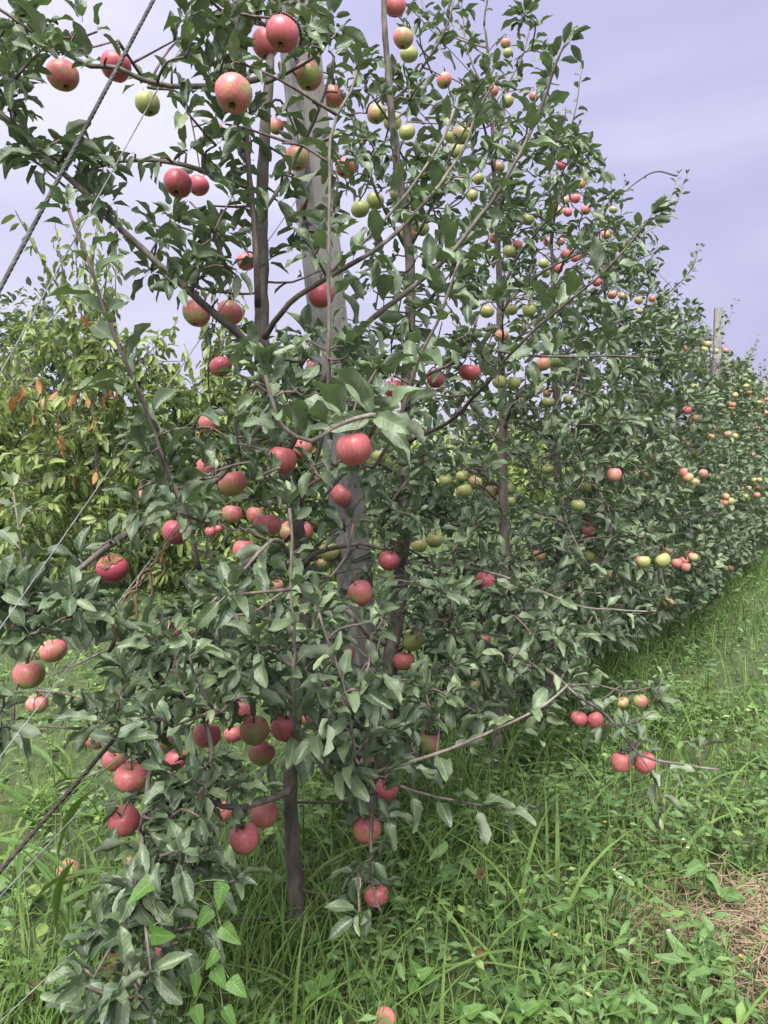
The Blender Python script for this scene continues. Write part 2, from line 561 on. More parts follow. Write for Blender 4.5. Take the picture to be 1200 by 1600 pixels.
HI = [leaf_shape(9, 4, 10 + k, wave=0.08, fold=0.80, serr=0.03, width=.225, curl=.32) for k in range(9)]
LO = [leaf_shape(5, 2, 30 + k, wave=0.07, fold=0.75, width=.225, curl=.30) for k in range(7)]
FAR = [leaf_shape(4, 2, 50 + k, petiole=0.0, wave=0.03, width=0.30) for k in range(4)]
CHL = [leaf_shape(5, 2, 70 + k, width=0.20, curl=0.30, fold=0.5) for k in range(5)]
LANCE = [leaf_shape(3, 2, 90 + k, width=0.17, curl=0.25, fold=0.3, petiole=0.08) for k in range(4)]
BROAD = [leaf_shape(6, 2, 130 + k, width=0.18, curl=0.3, fold=0.4, petiole=0.08) for k in range(4)]
OVAL = [leaf_shape(3, 2, 110 + k, width=0.30, curl=0.18, fold=0.25, petiole=0.2) for k in range(4)]


def frames(d, roll, upv=UP):
    d = nrm(d)
    up = np.tile(upv, (len(d), 1)) + 0.0
    s = np.cross(up, d)
    bad = np.linalg.norm(s, axis=1) < 0.15
    s[bad] = np.cross(np.array([0.3, -1.0, 0.2]), d[bad])
    s = nrm(s)
    n = np.cross(d, s)
    c, q = np.cos(roll)[:, None], np.sin(roll)[:, None]
    return d, s * c + n * q, n * c - s * q


def leaf_cloud(mb, shapes, base, d, roll, size, tint, upv=UP):
    """adds one blade per row of base/d to mb"""
    if len(base) == 0:
        return
    base, size, tint = np.asarray(base, float), np.asarray(size, float), np.asarray(tint, float)
    D, S, Nn = frames(np.asarray(d, float), np.asarray(roll, float), upv)
    var = rng.integers(0, len(shapes), len(base))
    for k, (V, Qd, A) in enumerate(shapes):
        m = np.nonzero(var == k)[0]
        if len(m) == 0:
            continue
        sz = size[m][:, None, None]
        X = base[m][:, None] + sz * (V[None, :, 0:1] * D[m][:, None] + V[None, :, 1:2] * S[m][:, None] + V[None, :, 2:3] * Nn[m][:, None])
        AA = np.tile(A[None], (len(m), 1, 1))
        AA[..., 2] = tint[m][:, None]
        nv = len(V)
        QQ = Qd[None] + (np.arange(len(m)) * nv)[:, None, None]
        mb.add(X, QQ, AA)


# shared meshes for leaves that are objects of their own
LEAFMESH = {}
for k, (V, Qd, A) in enumerate(HI):
    for ti, tv in enumerate((0.12, 0.38, 0.65, 0.92)):
        A2 = A.copy()
        A2[:, 2] = tv
        LEAFMESH[(k, ti)] = mk_mesh('leaf', V, Qd, M['leaf'], A2)

# ------------------------------------------------------------------ apples
def apple_shape(seed, nu=20, nv=13):
    r = np.random.default_rng(seed)
    sq, tl, lob = r.uniform(0.86, 0.98), r.uniform(-0.13, 0.13), r.uniform(0.015, 0.045)
    V = []
    for i in range(nv + 1):
        th = math.pi * (0.02 + 0.96 * i / nv)
        # flattened sphere with a bowl at the stalk and a shallow basin at the eye
        rr = math.sin(th) ** 0.88
        z = math.cos(th)
        z -= 0.42 * math.exp(-(rr / 0.30) ** 2) if z > 0 else -0.30 * math.exp(-(rr / 0.24) ** 2)
        taper = 1 + 0.07 * math.cos(th)
        for j in range(nu):
            a = 2 * math.pi * j / nu
            l = (1 + lob * math.cos(5 * a) * (1 - z) * 0.6) * (1 + 0.04 * math.cos(2 * a + seed) + 0.03 * math.cos(a - seed) * math.cos(th))
            V.append((rr * taper * l * math.cos(a), rr * taper * l * math.sin(a), z * sq + tl * rr * math.cos(a)))
    a = np.arange((nv + 1) * nu).reshape(nv + 1, nu)
    b = np.roll(a, -1, axis=1)
    Qd = np.stack([a[:-1], a[1:], b[1:], b[:-1]], -1).reshape(-1, 4)
    return np.array(V), Qd


APM = [mk_mesh('apple', *apple_shape(k), M['apple']) for k in range(5)]
_mb = MB()
_mb.tube(smoothpath([(0, 0, 0.42), (0.03, 0.02, 0.8), (0.10, 0.03, 1.30)], 0.2), [0.055] * 2 + [0.05] * 40 if False else 0.05, 5)
STEMM = _mb.mesh('stem', M['stemwood'])
_mb = MB()
for k in range(5):
    a = k * 2 * math.pi / 5
    c, s = math.cos(a), math.sin(a)
    _mb.add([(0.02 * c, 0.02 * s, -0.60), (0.13 * c - 0.06 * s, 0.13 * s + 0.06 * c, -0.74), (0.20 * c, 0.20 * s, -0.88), (0.13 * c + 0.06 * s, 0.13 * s - 0.06 * c, -0.74)], [(0, 1, 2, 3)])
CALM = _mb.mesh('calyx', M['calyx'])
NAPPLE = 0


def put_apple(c, r, blush, label, group=None, parts=True, tilt=None, mesh=None, name='apple', cat='apple'):
    global NAPPLE
    o = link(name, mesh or APM[NAPPLE % len(APM)])
    NAPPLE += 1
    o.location = [float(v) for v in c]
    k = random.uniform(0.94, 1.06)
    o.scale = (r, r, r * k)
    t = tilt or (random.gauss(0, 0.22), random.gauss(0, 0.22))
    o.rotation_euler = (t[0], t[1], 0.0 if tilt else random.uniform(0, 6.28))
    o['blush'] = float(blush)
    tag(o, label, cat, group)
    if parts:
        link('stem', STEMM, o)
        link('calyx', CALM, o)
    return o


# ------------------------------------------------------------------ trees
APPLES = []          # (px, py, radius px, Z) of apples that should stay in sight
GAPS = []            # where the photograph shows open sky between the limbs
BARS = []            # trunks and posts that stay partly in sight: (x0,y0,x1,y1,half width,Z,chance)


class Tree:
    def __init__(s, name, base, leafsize=0.082, detail=1):
        s.root = empty(name, base)
        s.base = np.asarray(base, float)
        s.nodes, s.nrad = [], []
        s.twigs = MB()
        s.L = []            # base, dir, roll, size, tint
        s.ls = leafsize
        s.detail = detail
        s.cur, s.prot = None, False

    def off(s):
        return s.base

    def wood(s, pts, rad, name='branch', mat='bark', sides=8, jit=0.003):
        p = smoothpath(pts, 0.03, jit)
        rd = np.interp(np.linspace(0, 1, len(p)), np.linspace(0, 1, len(rad)), rad)
        mb = MB()
        mb.tube(p, rd, sides, 0.07)
        o = link(name, mb.mesh(name, M[mat], s.off()), s.root)
        s.nodes.append(p)
        return p, o

    def leaf(s, b, d, size, tint, roll=None):
        s.L.append((b, d, random.gauss(0, 0.65) if roll is None else roll, size, tint, s.cur, s.prot))

    def spur(s, p, axis, n, size=1.0, tint=0.3, away=0.0):
        axis = nrm(axis)
        a0 = random.uniform(0, 6.28)
        ref = np.cross(axis, [0.3, 0.8, 0.5])
        A = nrm(ref)
        B = np.cross(axis, A)
        for i in range(n):
            a = a0 + i * 2.4 + random.gauss(0, 0.25)
            d = nrm((A * math.cos(a) + B * math.sin(a)) * random.uniform(0.7, 1.1) + axis * random.uniform(0.1, 0.8)
                    + UP * random.uniform(-0.38, 0.48) + np.array([0, away, 0]))
            sz = s.ls * size * random.uniform(0.62, 1.18)
            s.leaf(p + d * sz * 0.28 + axis * random.uniform(-0.006, 0.010), d, sz, min(1, max(0, random.gauss(tint, 0.24))))

    def along(s, p, mode='spur', gap=0.065, size=1.0, start=0.08, tint=0.28, n=(4, 7), fan=0.8, young=0.35):
        seg = np.linalg.norm(np.diff(p, axis=0), axis=1)
        cum = np.concatenate([[0], np.cumsum(seg)])
        Ltot = cum[-1]
        T = nrm(np.gradient(p, axis=0))
        q = start * Ltot
        phi = random.uniform(0, 6.28)
        while q < Ltot:
            i = min(len(p) - 1, int(np.searchsorted(cum, q)))
            t = T[i]
            A = nrm(np.cross(t, [0.2, 0.3, 0.9] if abs(t[2]) < 0.85 else [1, 0.2, 0]))
            B = np.cross(t, A)
            phi += 2.4 + random.gauss(0, 0.3)
            rad = A * math.cos(phi) + B * math.sin(phi)
            f = q / Ltot
            if mode == 'shoot':
                d = nrm(rad * fan + t * random.uniform(0.35, 0.8) + UP * random.uniform(-0.25, 0.15))
                prof = (0.72 + 0.5 * math.sin(math.pi * min(1, f * 0.95 + 0.05))) * (1 if f < 0.88 else 0.75)
                sz = s.ls * size * prof * random.uniform(0.85, 1.12)
                s.leaf(p[i] + d * sz * 0.26, d, sz, min(1, max(0, tint + young * max(0, f - 0.6) * 2.2 + random.gauss(0, 0.08))))
                if f > 0.95:
                    for _ in range(3):
                        d = nrm(t + rng.normal(size=3) * 0.35)
                        s.leaf(p[-1] + d * 0.015, d, s.ls * size * random.uniform(0.45, 0.7), min(1, tint + young))
            else:
                e = p[i] + (rad + UP * 0.4) * random.uniform(0.012, 0.035)
                s.twigs.tube(np.array([p[i], (p[i] + e) / 2 + UP * 0.003, e]), [0.003, 0.0028, 0.0026], 5)
                s.spur(e, rad + UP * 0.5 + t * 0.2, random.randint(*n), size, tint)
            q += gap * random.uniform(0.65, 1.35)

    def limb(s, pts, r0, r1, mode='spur', mat='bark', name='branch', gap=None, **kw):
        p, o = s.wood(pts, [r0, (r0 + r1) / 2, r1], name, mat, 7)
        s.cur, s.prot = o, mode == 'shoot'
        if mode == 'shoot':
            s.along(p, 'shoot', gap or 0.030, **kw)
        elif mode == 'spur':
            s.along(p, 'spur', gap or 0.065, **kw)
        s.cur, s.prot = None, False
        return p

    def nearest(s, q):
        best, bp = 1e9, None
        for p in s.nodes:
            w = p - q
            dd = np.sqrt((w ** 2).sum(1)) + np.maximum(0, w[:, 2]) * 0.7     # prefer wood below the target
            i = int(dd.argmin())
            if dd[i] < best:
                best, bp = dd[i], p[i]
        return bp, best

    def reach(s, q, leaves=(4, 7), size=1.0, tint=0.28, wood=0.0032, side=True, away=0.0, node=True, sides=5, hung=False):
        """a twig from the nearest wood to q with a leafy end"""
        a, dist = s.nearest(q)
        L = np.linalg.norm(q - a)
        for k in range(4):
            mid = (a + q) / 2 + np.array([random.gauss(0, 0.1), random.gauss(0, 0.1) + 0.18 * k, random.gauss(0.03, 0.08) + 0.12 * k]) * L
            p = smoothpath([a, mid, q], 0.035) if not hung else smoothpath([a, mid, q + np.array([0, .02, .025]), q], 0.03)
            if not s.covers(p[:-1]):
                break
        else:
            if not hung:
                return
        r = np.linspace(wood + 0.006 * min(1, L), wood * 0.75, len(p))
        s.twigs.tube(p, r, sides)
        if node:
            s.nodes.append(p)
        ax = nrm(p[-1] - p[-2]) + UP * 0.3
        s.spur(q, ax, random.randint(*leaves), size, tint, away)
        if side and L > 0.09:
            k = int(L / 0.055)
            for _ in range(k):
                i = random.randint(len(p) // 4, len(p) - 1)
                d = nrm(rng.normal(size=3) + UP * 0.2)
                sz = s.ls * size * random.uniform(0.7, 1.1)
                s.leaf(p[i] + d * sz * 0.26, d, sz, min(1, max(0, random.gauss(tint, 0.15))))

    def covers(s, p):
        if not APPLES:
            return False
        A_ = np.array([x_[:4] for x_ in APPLES], float)
        x, y, w = proj(p)
        hit = (np.hypot(x[:, None] - A_[None, :, 0], y[:, None] - A_[None, :, 1]) < A_[None, :, 2] * 1.02) & (w[:, None] < A_[None, :, 3])
        return bool(hit.any())

    def fill(s, targets, **kw):
        T = sorted(targets, key=lambda q: s.nearest(q)[1])
        for q in T:
            s.reach(q, **kw)

    def finish(s, nobj=300, hipx=1e9, shapes=LO, cull=True, leafmat='leaf'):
        L = s.L
        b = np.array([l[0] for l in L])
        d = nrm(np.array([l[1] for l in L]))
        roll = np.array([l[2] for l in L])
        size = np.array([l[3] for l in L])
        tint = np.array([l[4] for l in L])
        own = [l[5] for l in L]
        prot = np.array([l[6] for l in L])
        ids = np.arange(len(L))
        c = b + d * size[:, None] * 0.5
        x, y, w = proj(c)
        keep = (w > 0.75) & (b[:, 2] > 0.02)
        if cull:
            rs = np.random.default_rng(3)
            u = rs.uniform(size=len(L))
            hl = size * F / w * 0.42
            for (ax, ay, ar, aw, hid) in APPLES:
                near = (np.hypot(x - ax, y - ay) < np.where(prot, ar * 0.8 + hl * 0.5, ar * 1.0 + hl * 0.8)) & (w < aw + 0.03)
                keep &= ~(near & (u > hid))
            for (gx_, gy_, rx, ry, pr) in GAPS:
                keep &= ~((((x - gx_) / rx) ** 2 + ((y - gy_) / ry) ** 2 < 1) & (u < pr) & ~prot)
            for (x0, y0, x1, y1, hw, aw, pr) in BARS:
                f = np.clip((y - y0) / (y1 - y0), 0, 1)
                keep &= ~((y > y0) & (y < y1) & (np.abs(x - (x0 + (x1 - x0) * f)) < hw) & (w < aw) & (u < pr) & ~prot)
        b, d, roll, size, tint, x, y, w, ids = (q[keep] for q in (b, d, roll, size, tint, x, y, w, ids))
        vis = size / w * np.where((x > -20) & (x < 1220) & (y > -20) & (y < 1620), 1, 0.2)
        order = np.argsort(-vis)
        one, rest = order[:nobj], order[nobj:]
        D, S, Nn = frames(d[one], roll[one])
        for i, k in enumerate(one):
            o = link('leaf', LEAFMESH[(random.randrange(len(HI)), int(min(3, tint[k] * 4)))], own[ids[k]] or s.root)
            m = Matrix.Identity(4)
            for r_ in range(3):
                m[r_][0], m[r_][1], m[r_][2] = (float(v) * float(size[k]) for v in (D[i][r_], S[i][r_], Nn[i][r_]))
                m[r_][3] = float(b[k][r_] - s.base[r_])
            o.matrix_basis = m
        mb = MB()
        if len(rest):
            px = size[rest] * F / w[rest]
            hi = rest[px > hipx]
            lo = rest[px <= hipx]
            leaf_cloud(mb, HI, b[hi], d[hi], roll[hi], size[hi], tint[hi])
            leaf_cloud(mb, shapes, b[lo], d[lo], roll[lo], size[lo], tint[lo])
            link('leaves', mb.mesh('leaves', M[leafmat], s.off(), True), s.root, 'stuff')
        if s.twigs.n:
            link('twigs', s.twigs.mesh('twigs', M['twig'], s.off()), s.root, 'stuff')
        return len(b)


def px_targets(lst):
    """random points in ellipses given as (px, py, rx, ry, Z, dZ, n)"""
    out = []
    for (cx, cy, rx, ry, Z, dZ, n) in lst:
        k = 0
        while k < n:
            a, b = random.uniform(-1, 1), random.uniform(-1, 1)
            if a * a + b * b > 1:
                continue
            out.append(P(cx + a * rx, cy + b * ry, max(1.1, random.gauss(Z, dZ))))
            k += 1
    return out


# sky gaps in the photograph (x, y, rx, ry, chance that a leaf there is missing)
GAPS += [(120, 185, 70, 32, .8), (70, 300, 55, 40, .75), (45, 420, 60, 60, .9), (200, 200, 70, 35, .8), (255, 215, 50, 22, .8), (180, 30, 60, 40, .85),
         (270, 330, 40, 26, .6), (235, 60, 28, 30, .8), (160, 400, 40, 40, .4), (560, 480, 38, 32, .8), (690, 500, 34, 30, .7), (560, 25, 22, 26, .9),
         (690, 95, 42, 40, .75), (720, 320, 24, 20, .6), (930, 120, 70, 90, .95), (1010, 250, 60, 60, .9), (740, 640, 28, 28, .6), (835, 560, 16, 12, .6),
         (60, 150, 40, 20, .6), (300, 245, 40, 18, .6), (520, 90, 25, 20, .5)]
BARS += [(462, 60, 500, 420, 26, 2.75, .3), (500, 420, 545, 760, 24, 2.8, .5), (545, 740, 580, 1050, 30, 2.75, .8),
         (410, 170, 411, 540, 15, 2.45, .72), (470, 930, 480, 985, 16, 2.3, .8), (452, 1180, 470, 1450, 26, 2.4, .95),
         (640, 400, 633, 760, 15, 3.0, .62), (608, 100, 640, 400, 12, 3.0, .5), (618, 940, 606, 1060, 20, 3.0, .7),
         (785, 600, 787, 800, 11, 4.3, .6), (170, 1180, 60, 1320, 26, 2.4, .9), (1114, 470, 1114, 585, 13, 9.4, .93)]

# ------------------------------------------------------------------ posts
def post(base, top, half, label, phi, detail=True):
    base, top = np.asarray(base, float), np.asarray(top, float)
    root = empty('concrete_post', base)
    ax = nrm(top - base)
    A = np.array([math.cos(phi), math.sin(phi), 0])
    A = nrm(A - ax * np.dot(A, ax))
    B = np.cross(ax, A)
    H = np.linalg.norm(top - base)
    n = 60 if detail else 6
    mb = MB()
    prof = []
    bev = half * 0.14
    for (sx, sy) in ((1, 1), (-1, 1), (-1, -1), (1, -1)):
        for (ex, ey) in (((1, 0), (0, 1)) if sx * sy > 0 else ((0, 1), (1, 0))):
            prof.append((sx * (half - bev * (1 - ex)), sy * (half - bev * (1 - ey))))
    prof = np.array(prof)
    # each long side gets three columns so that its surface can be uneven
    pts = []
    for i in range(len(prof)):
        a, b = prof[i], prof[(i + 1) % len(prof)]
        k = 5 if np.linalg.norm(b - a) > half else 1
        for q in range(k):
            pts.append(a + (b - a) * q / k)
    pts = np.array(pts)
    V = []
    hs = np.linspace(-0.15, H, n)
    for h in hs:
        w = 1 + (rng.normal(size=len(pts)) * (0.016 if detail else 0.0))
        V.append((base + ax * h)[None] + (pts[:, 0] * w)[:, None] * A + (pts[:, 1] * w)[:, None] * B)
    m = len(pts)
    # closed top
    V.append(np.tile(top + ax * 0.004, (m, 1)))
    a = np.arange((n + 1) * m).reshape(n + 1, m)
    b = np.roll(a, -1, axis=1)
    Qd = np.stack([a[:-1], b[:-1], b[1:], a[1:]], -1).reshape(-1, 4)
    link('shaft', mk_mesh('shaft', np.vstack(V) - base, Qd, M['concrete' if detail else 'concrete_smooth'], smooth=False), root)
    tag(root, label, 'post')
    return root, ax, A, B


PB = R(598, 1332, -0.10)
PT = R(418, -420, -0.10)
pr, pax, pA, pB = post(PB, PT, 0.050, 'leaning grey concrete end post behind the nearest apple tree', math.radians(38))


def on_post(px, py, out=0.0):
    """point on the post axis at that height in the photograph"""
    best = min(np.linspace(0, 1, 400), key=lambda f: abs(proj(PB + (PT - PB) * f)[1] - py))
    return PB + (PT - PB) * best


# the smooth cast face with its own colour, the rust spall and the tie wires
fdir = max((pA, pB, -pA, -pB), key=lambda v: v[0] * 0.95 - v[1] * 0.3)
gdir = max((pA, pB, -pA, -pB), key=lambda v: -v[1] * 0.95 - v[0] * 0.3)
fs = np.cross(pax, fdir)
H = np.linalg.norm(PT - PB)
V, n = [], 40
for h in np.linspace(0.0, H - 0.02, n):
    for q in (-1, -0.34, 0.33, 1):
        V.append(PB + pax * h + fdir * (0.0525 + random.gauss(0, 0.0004)) + fs * q * 0.043)
a = np.arange(n * 4).reshape(n, 4)
link('smooth_face', mk_mesh('smooth_face', np.array(V) - PB, np.stack([a[:-1, :-1], a[:-1, 1:], a[1:, 1:], a[1:, :-1]], -1), M['concrete_smooth']), pr)
mb = MB()
c0 = on_post(0, 345)
gs = np.cross(pax, gdir)
for k in range(9):
    p0 = c0 + gdir * 0.0515 + gs * random.gauss(0, 0.010) + pax * random.uniform(-0.045, 0.045)
    mb.tube([p0 - pax * 0.02 + gs * random.gauss(0, .008), p0 + gdir * 0.004, p0 + pax * 0.025 + gs * random.gauss(0, .008)], [0.002, 0.007, 0.002], 5, 0.3)
link('rust_spall', mb.mesh('rust_spall', M['rust'], PB), pr)
for py in (1030, 868, 590):
    c = on_post(0, py)
    mb = MB()
    for k in range(2):
        ring = []
        for q in range(17):
            a = q * math.pi / 8
            r = 0.056 / max(abs(math.cos(a)), abs(math.sin(a)))
            r = min(r, 0.073)
            ring.append(c + pA * r * math.cos(a) + pB * r * math.sin(a) + pax * (0.008 * k + 0.006 * math.sin(a + k)))
        mb.tube(ring, 0.0016, 5)
    link('tie_wire', mb.mesh('tie_wire', M['steel'], PB), pr)

for tt, zz, lab, hf in ((8.2, 3.28, 'pale concrete post rising above the row against the sky', 0.043), (15.5, 3.05, 'small distant concrete post at the far end of the row', 0.055)):
    post(rowp(tt, 0.15), rowp(tt, 0.15, zz), hf, lab, RA * -1 + 0.3, False)

# ------------------------------------------------------------------ wires and cables
def line_in_row(p0, p1, off=0.0, ext0=0.0, ext1=0.0):
    a, b = R(*p0, off), R(*p1, off)
    d = b - a
    return a - d * ext0, b + d * ext1


def to_ground(a, b):
    """extends a->b beyond b until just under the ground"""
    f = (-0.05 - a[2]) / (b[2] - a[2])
    return a + (b - a) * f


def cable(name, a, b, r, strands, mat, label, pitch=0.05, sag=0.0, steps=None):
    root = MB()
    Ln = np.linalg.norm(b - a)
    n = steps or max(12, int(Ln / pitch * 8))
    t = np.linspace(0, 1, n)
    c = a[None] + (b - a)[None] * t[:, None] - UP * (sag * 4 * t * (1 - t))[:, None]
    ax = nrm(b - a)
    A = nrm(np.cross(ax, UP))
    B = np.cross(ax, A)
    if strands == 1:
        root.tube(c, r, 6)
    else:
        for k in range(strands):
            ph = 2 * math.pi * (t * Ln / pitch + k / strands)
            root.tube(c + (r * 0.55) * (np.cos(ph)[:, None] * A + np.sin(ph)[:, None] * B), r * 0.5, 5)
    o = link(name, root.mesh(name, M[mat], a))
    o.location = a
    tag(o, label, 'cable' if strands > 1 else 'wire')
    return o


def on_axis(p):
    """closest point of the post axis"""
    d = PT - PB
    return PB + d * (np.dot(p - PB, d) / np.dot(d, d))


def guy(name, p0, p1, r, strands, mat, label, **kw):
    a, b = line_in_row(p0, p1)
    d = nrm(a - b)
    # runs up to the post and down to the anchor
    s = np.dot(PB - a, RD)
    e = PT - PB
    k = np.linalg.solve(np.array([[np.dot(d, RD), -np.dot(e, RD)], [d[2], -e[2]]]), np.array([np.dot(PB - a, RD), PB[2] - a[2]]))
    top = PB + e * min(max(k[1], 0.03), 0.985) + RN * 0.075
    return cable(name, top, to_ground(a, b), r, strands, mat, label, **kw)


guy('guy_cable', (200, 0), (0, 385), 0.0046, 5, 'steel', 'thick twisted steel guy cable crossing the sky at upper left', pitch=0.075)
guy('guy_cable', (165, 1180), (0, 1370), 0.0050, 4, 'dark_cable', 'dark rusty twisted cable sloping down to the lower left corner', pitch=0.07)
WIRES = [((307, 43), (0, 595), 'thin guy wire just below the thick cable, meeting the edge beside pale leaves'),
         ((397, 420), (0, 992), 'thin guy wire passing over the two orange apples on the dark limb'),
         ((283, 823), (0, 1192), 'thin guy wire wrapped by a dry vine near the rotten apple'),
         ((170, 1227), (0, 1410), 'thin guy wire just under the dark rusty cable'),
         ((123, 1490), (0, 1606), 'lowest thin guy wire in the grass at the bottom left')]
for p0, p1, lab in WIRES:
    guy('guy_wire', p0, p1, 0.0014, 1, 'wire', lab, steps=10)

# dry vine coiled round the third wire
a, b = line_in_row((290, 815), (150, 997))
t = np.linspace(0, 1, 140)
mb = MB()
for k in range(3):
    c = a + (b - a) * t[:, None]
    ph = t * (24 + 5 * k) + k * 2
    rr = (0.003 + 0.0015 * k) * (1 + 0.6 * np.sin(t * 11 + k))
    mb.tube(c + rr[:, None] * (np.cos(ph)[:, None] * RN + np.sin(ph)[:, None] * UP), 0.0014 + 0.0005 * k, 5, 0.15)
for f, L in ((0.45, 0.10), (0.62, 0.12), (0.85, 0.08), (0.3, 0.07)):
    p = a + (b - a) * f
    mb.tube(smoothpath([p, p + np.array([.01, 0, -L * .5]), p + np.array([-.01, .01, -L])], .02), 0.0035, 5, 0.3)
o = link('dry_vine', mb.mesh('dry_vine', M['dry_vine'], a))
o.location = a
tag(o, 'dry brown vine coiled round a thin wire beside the rotten apple', 'vine')

# trellis wires along the row
for z, lab in ((3.2, 'top trellis wire running along the row past the treetops'), (2.0, 'middle trellis wire running through the leaves along the row'),
               (1.05, 'lower trellis wire running through the leaves along the row')):
    f = z / PT[2]
    a = PB + (PT - PB) * f + RN * 0.06
    cable('trellis_wire', a, rowp(24, 0.09, z * .93), 0.0017, 1, 'steel', lab, steps=12)

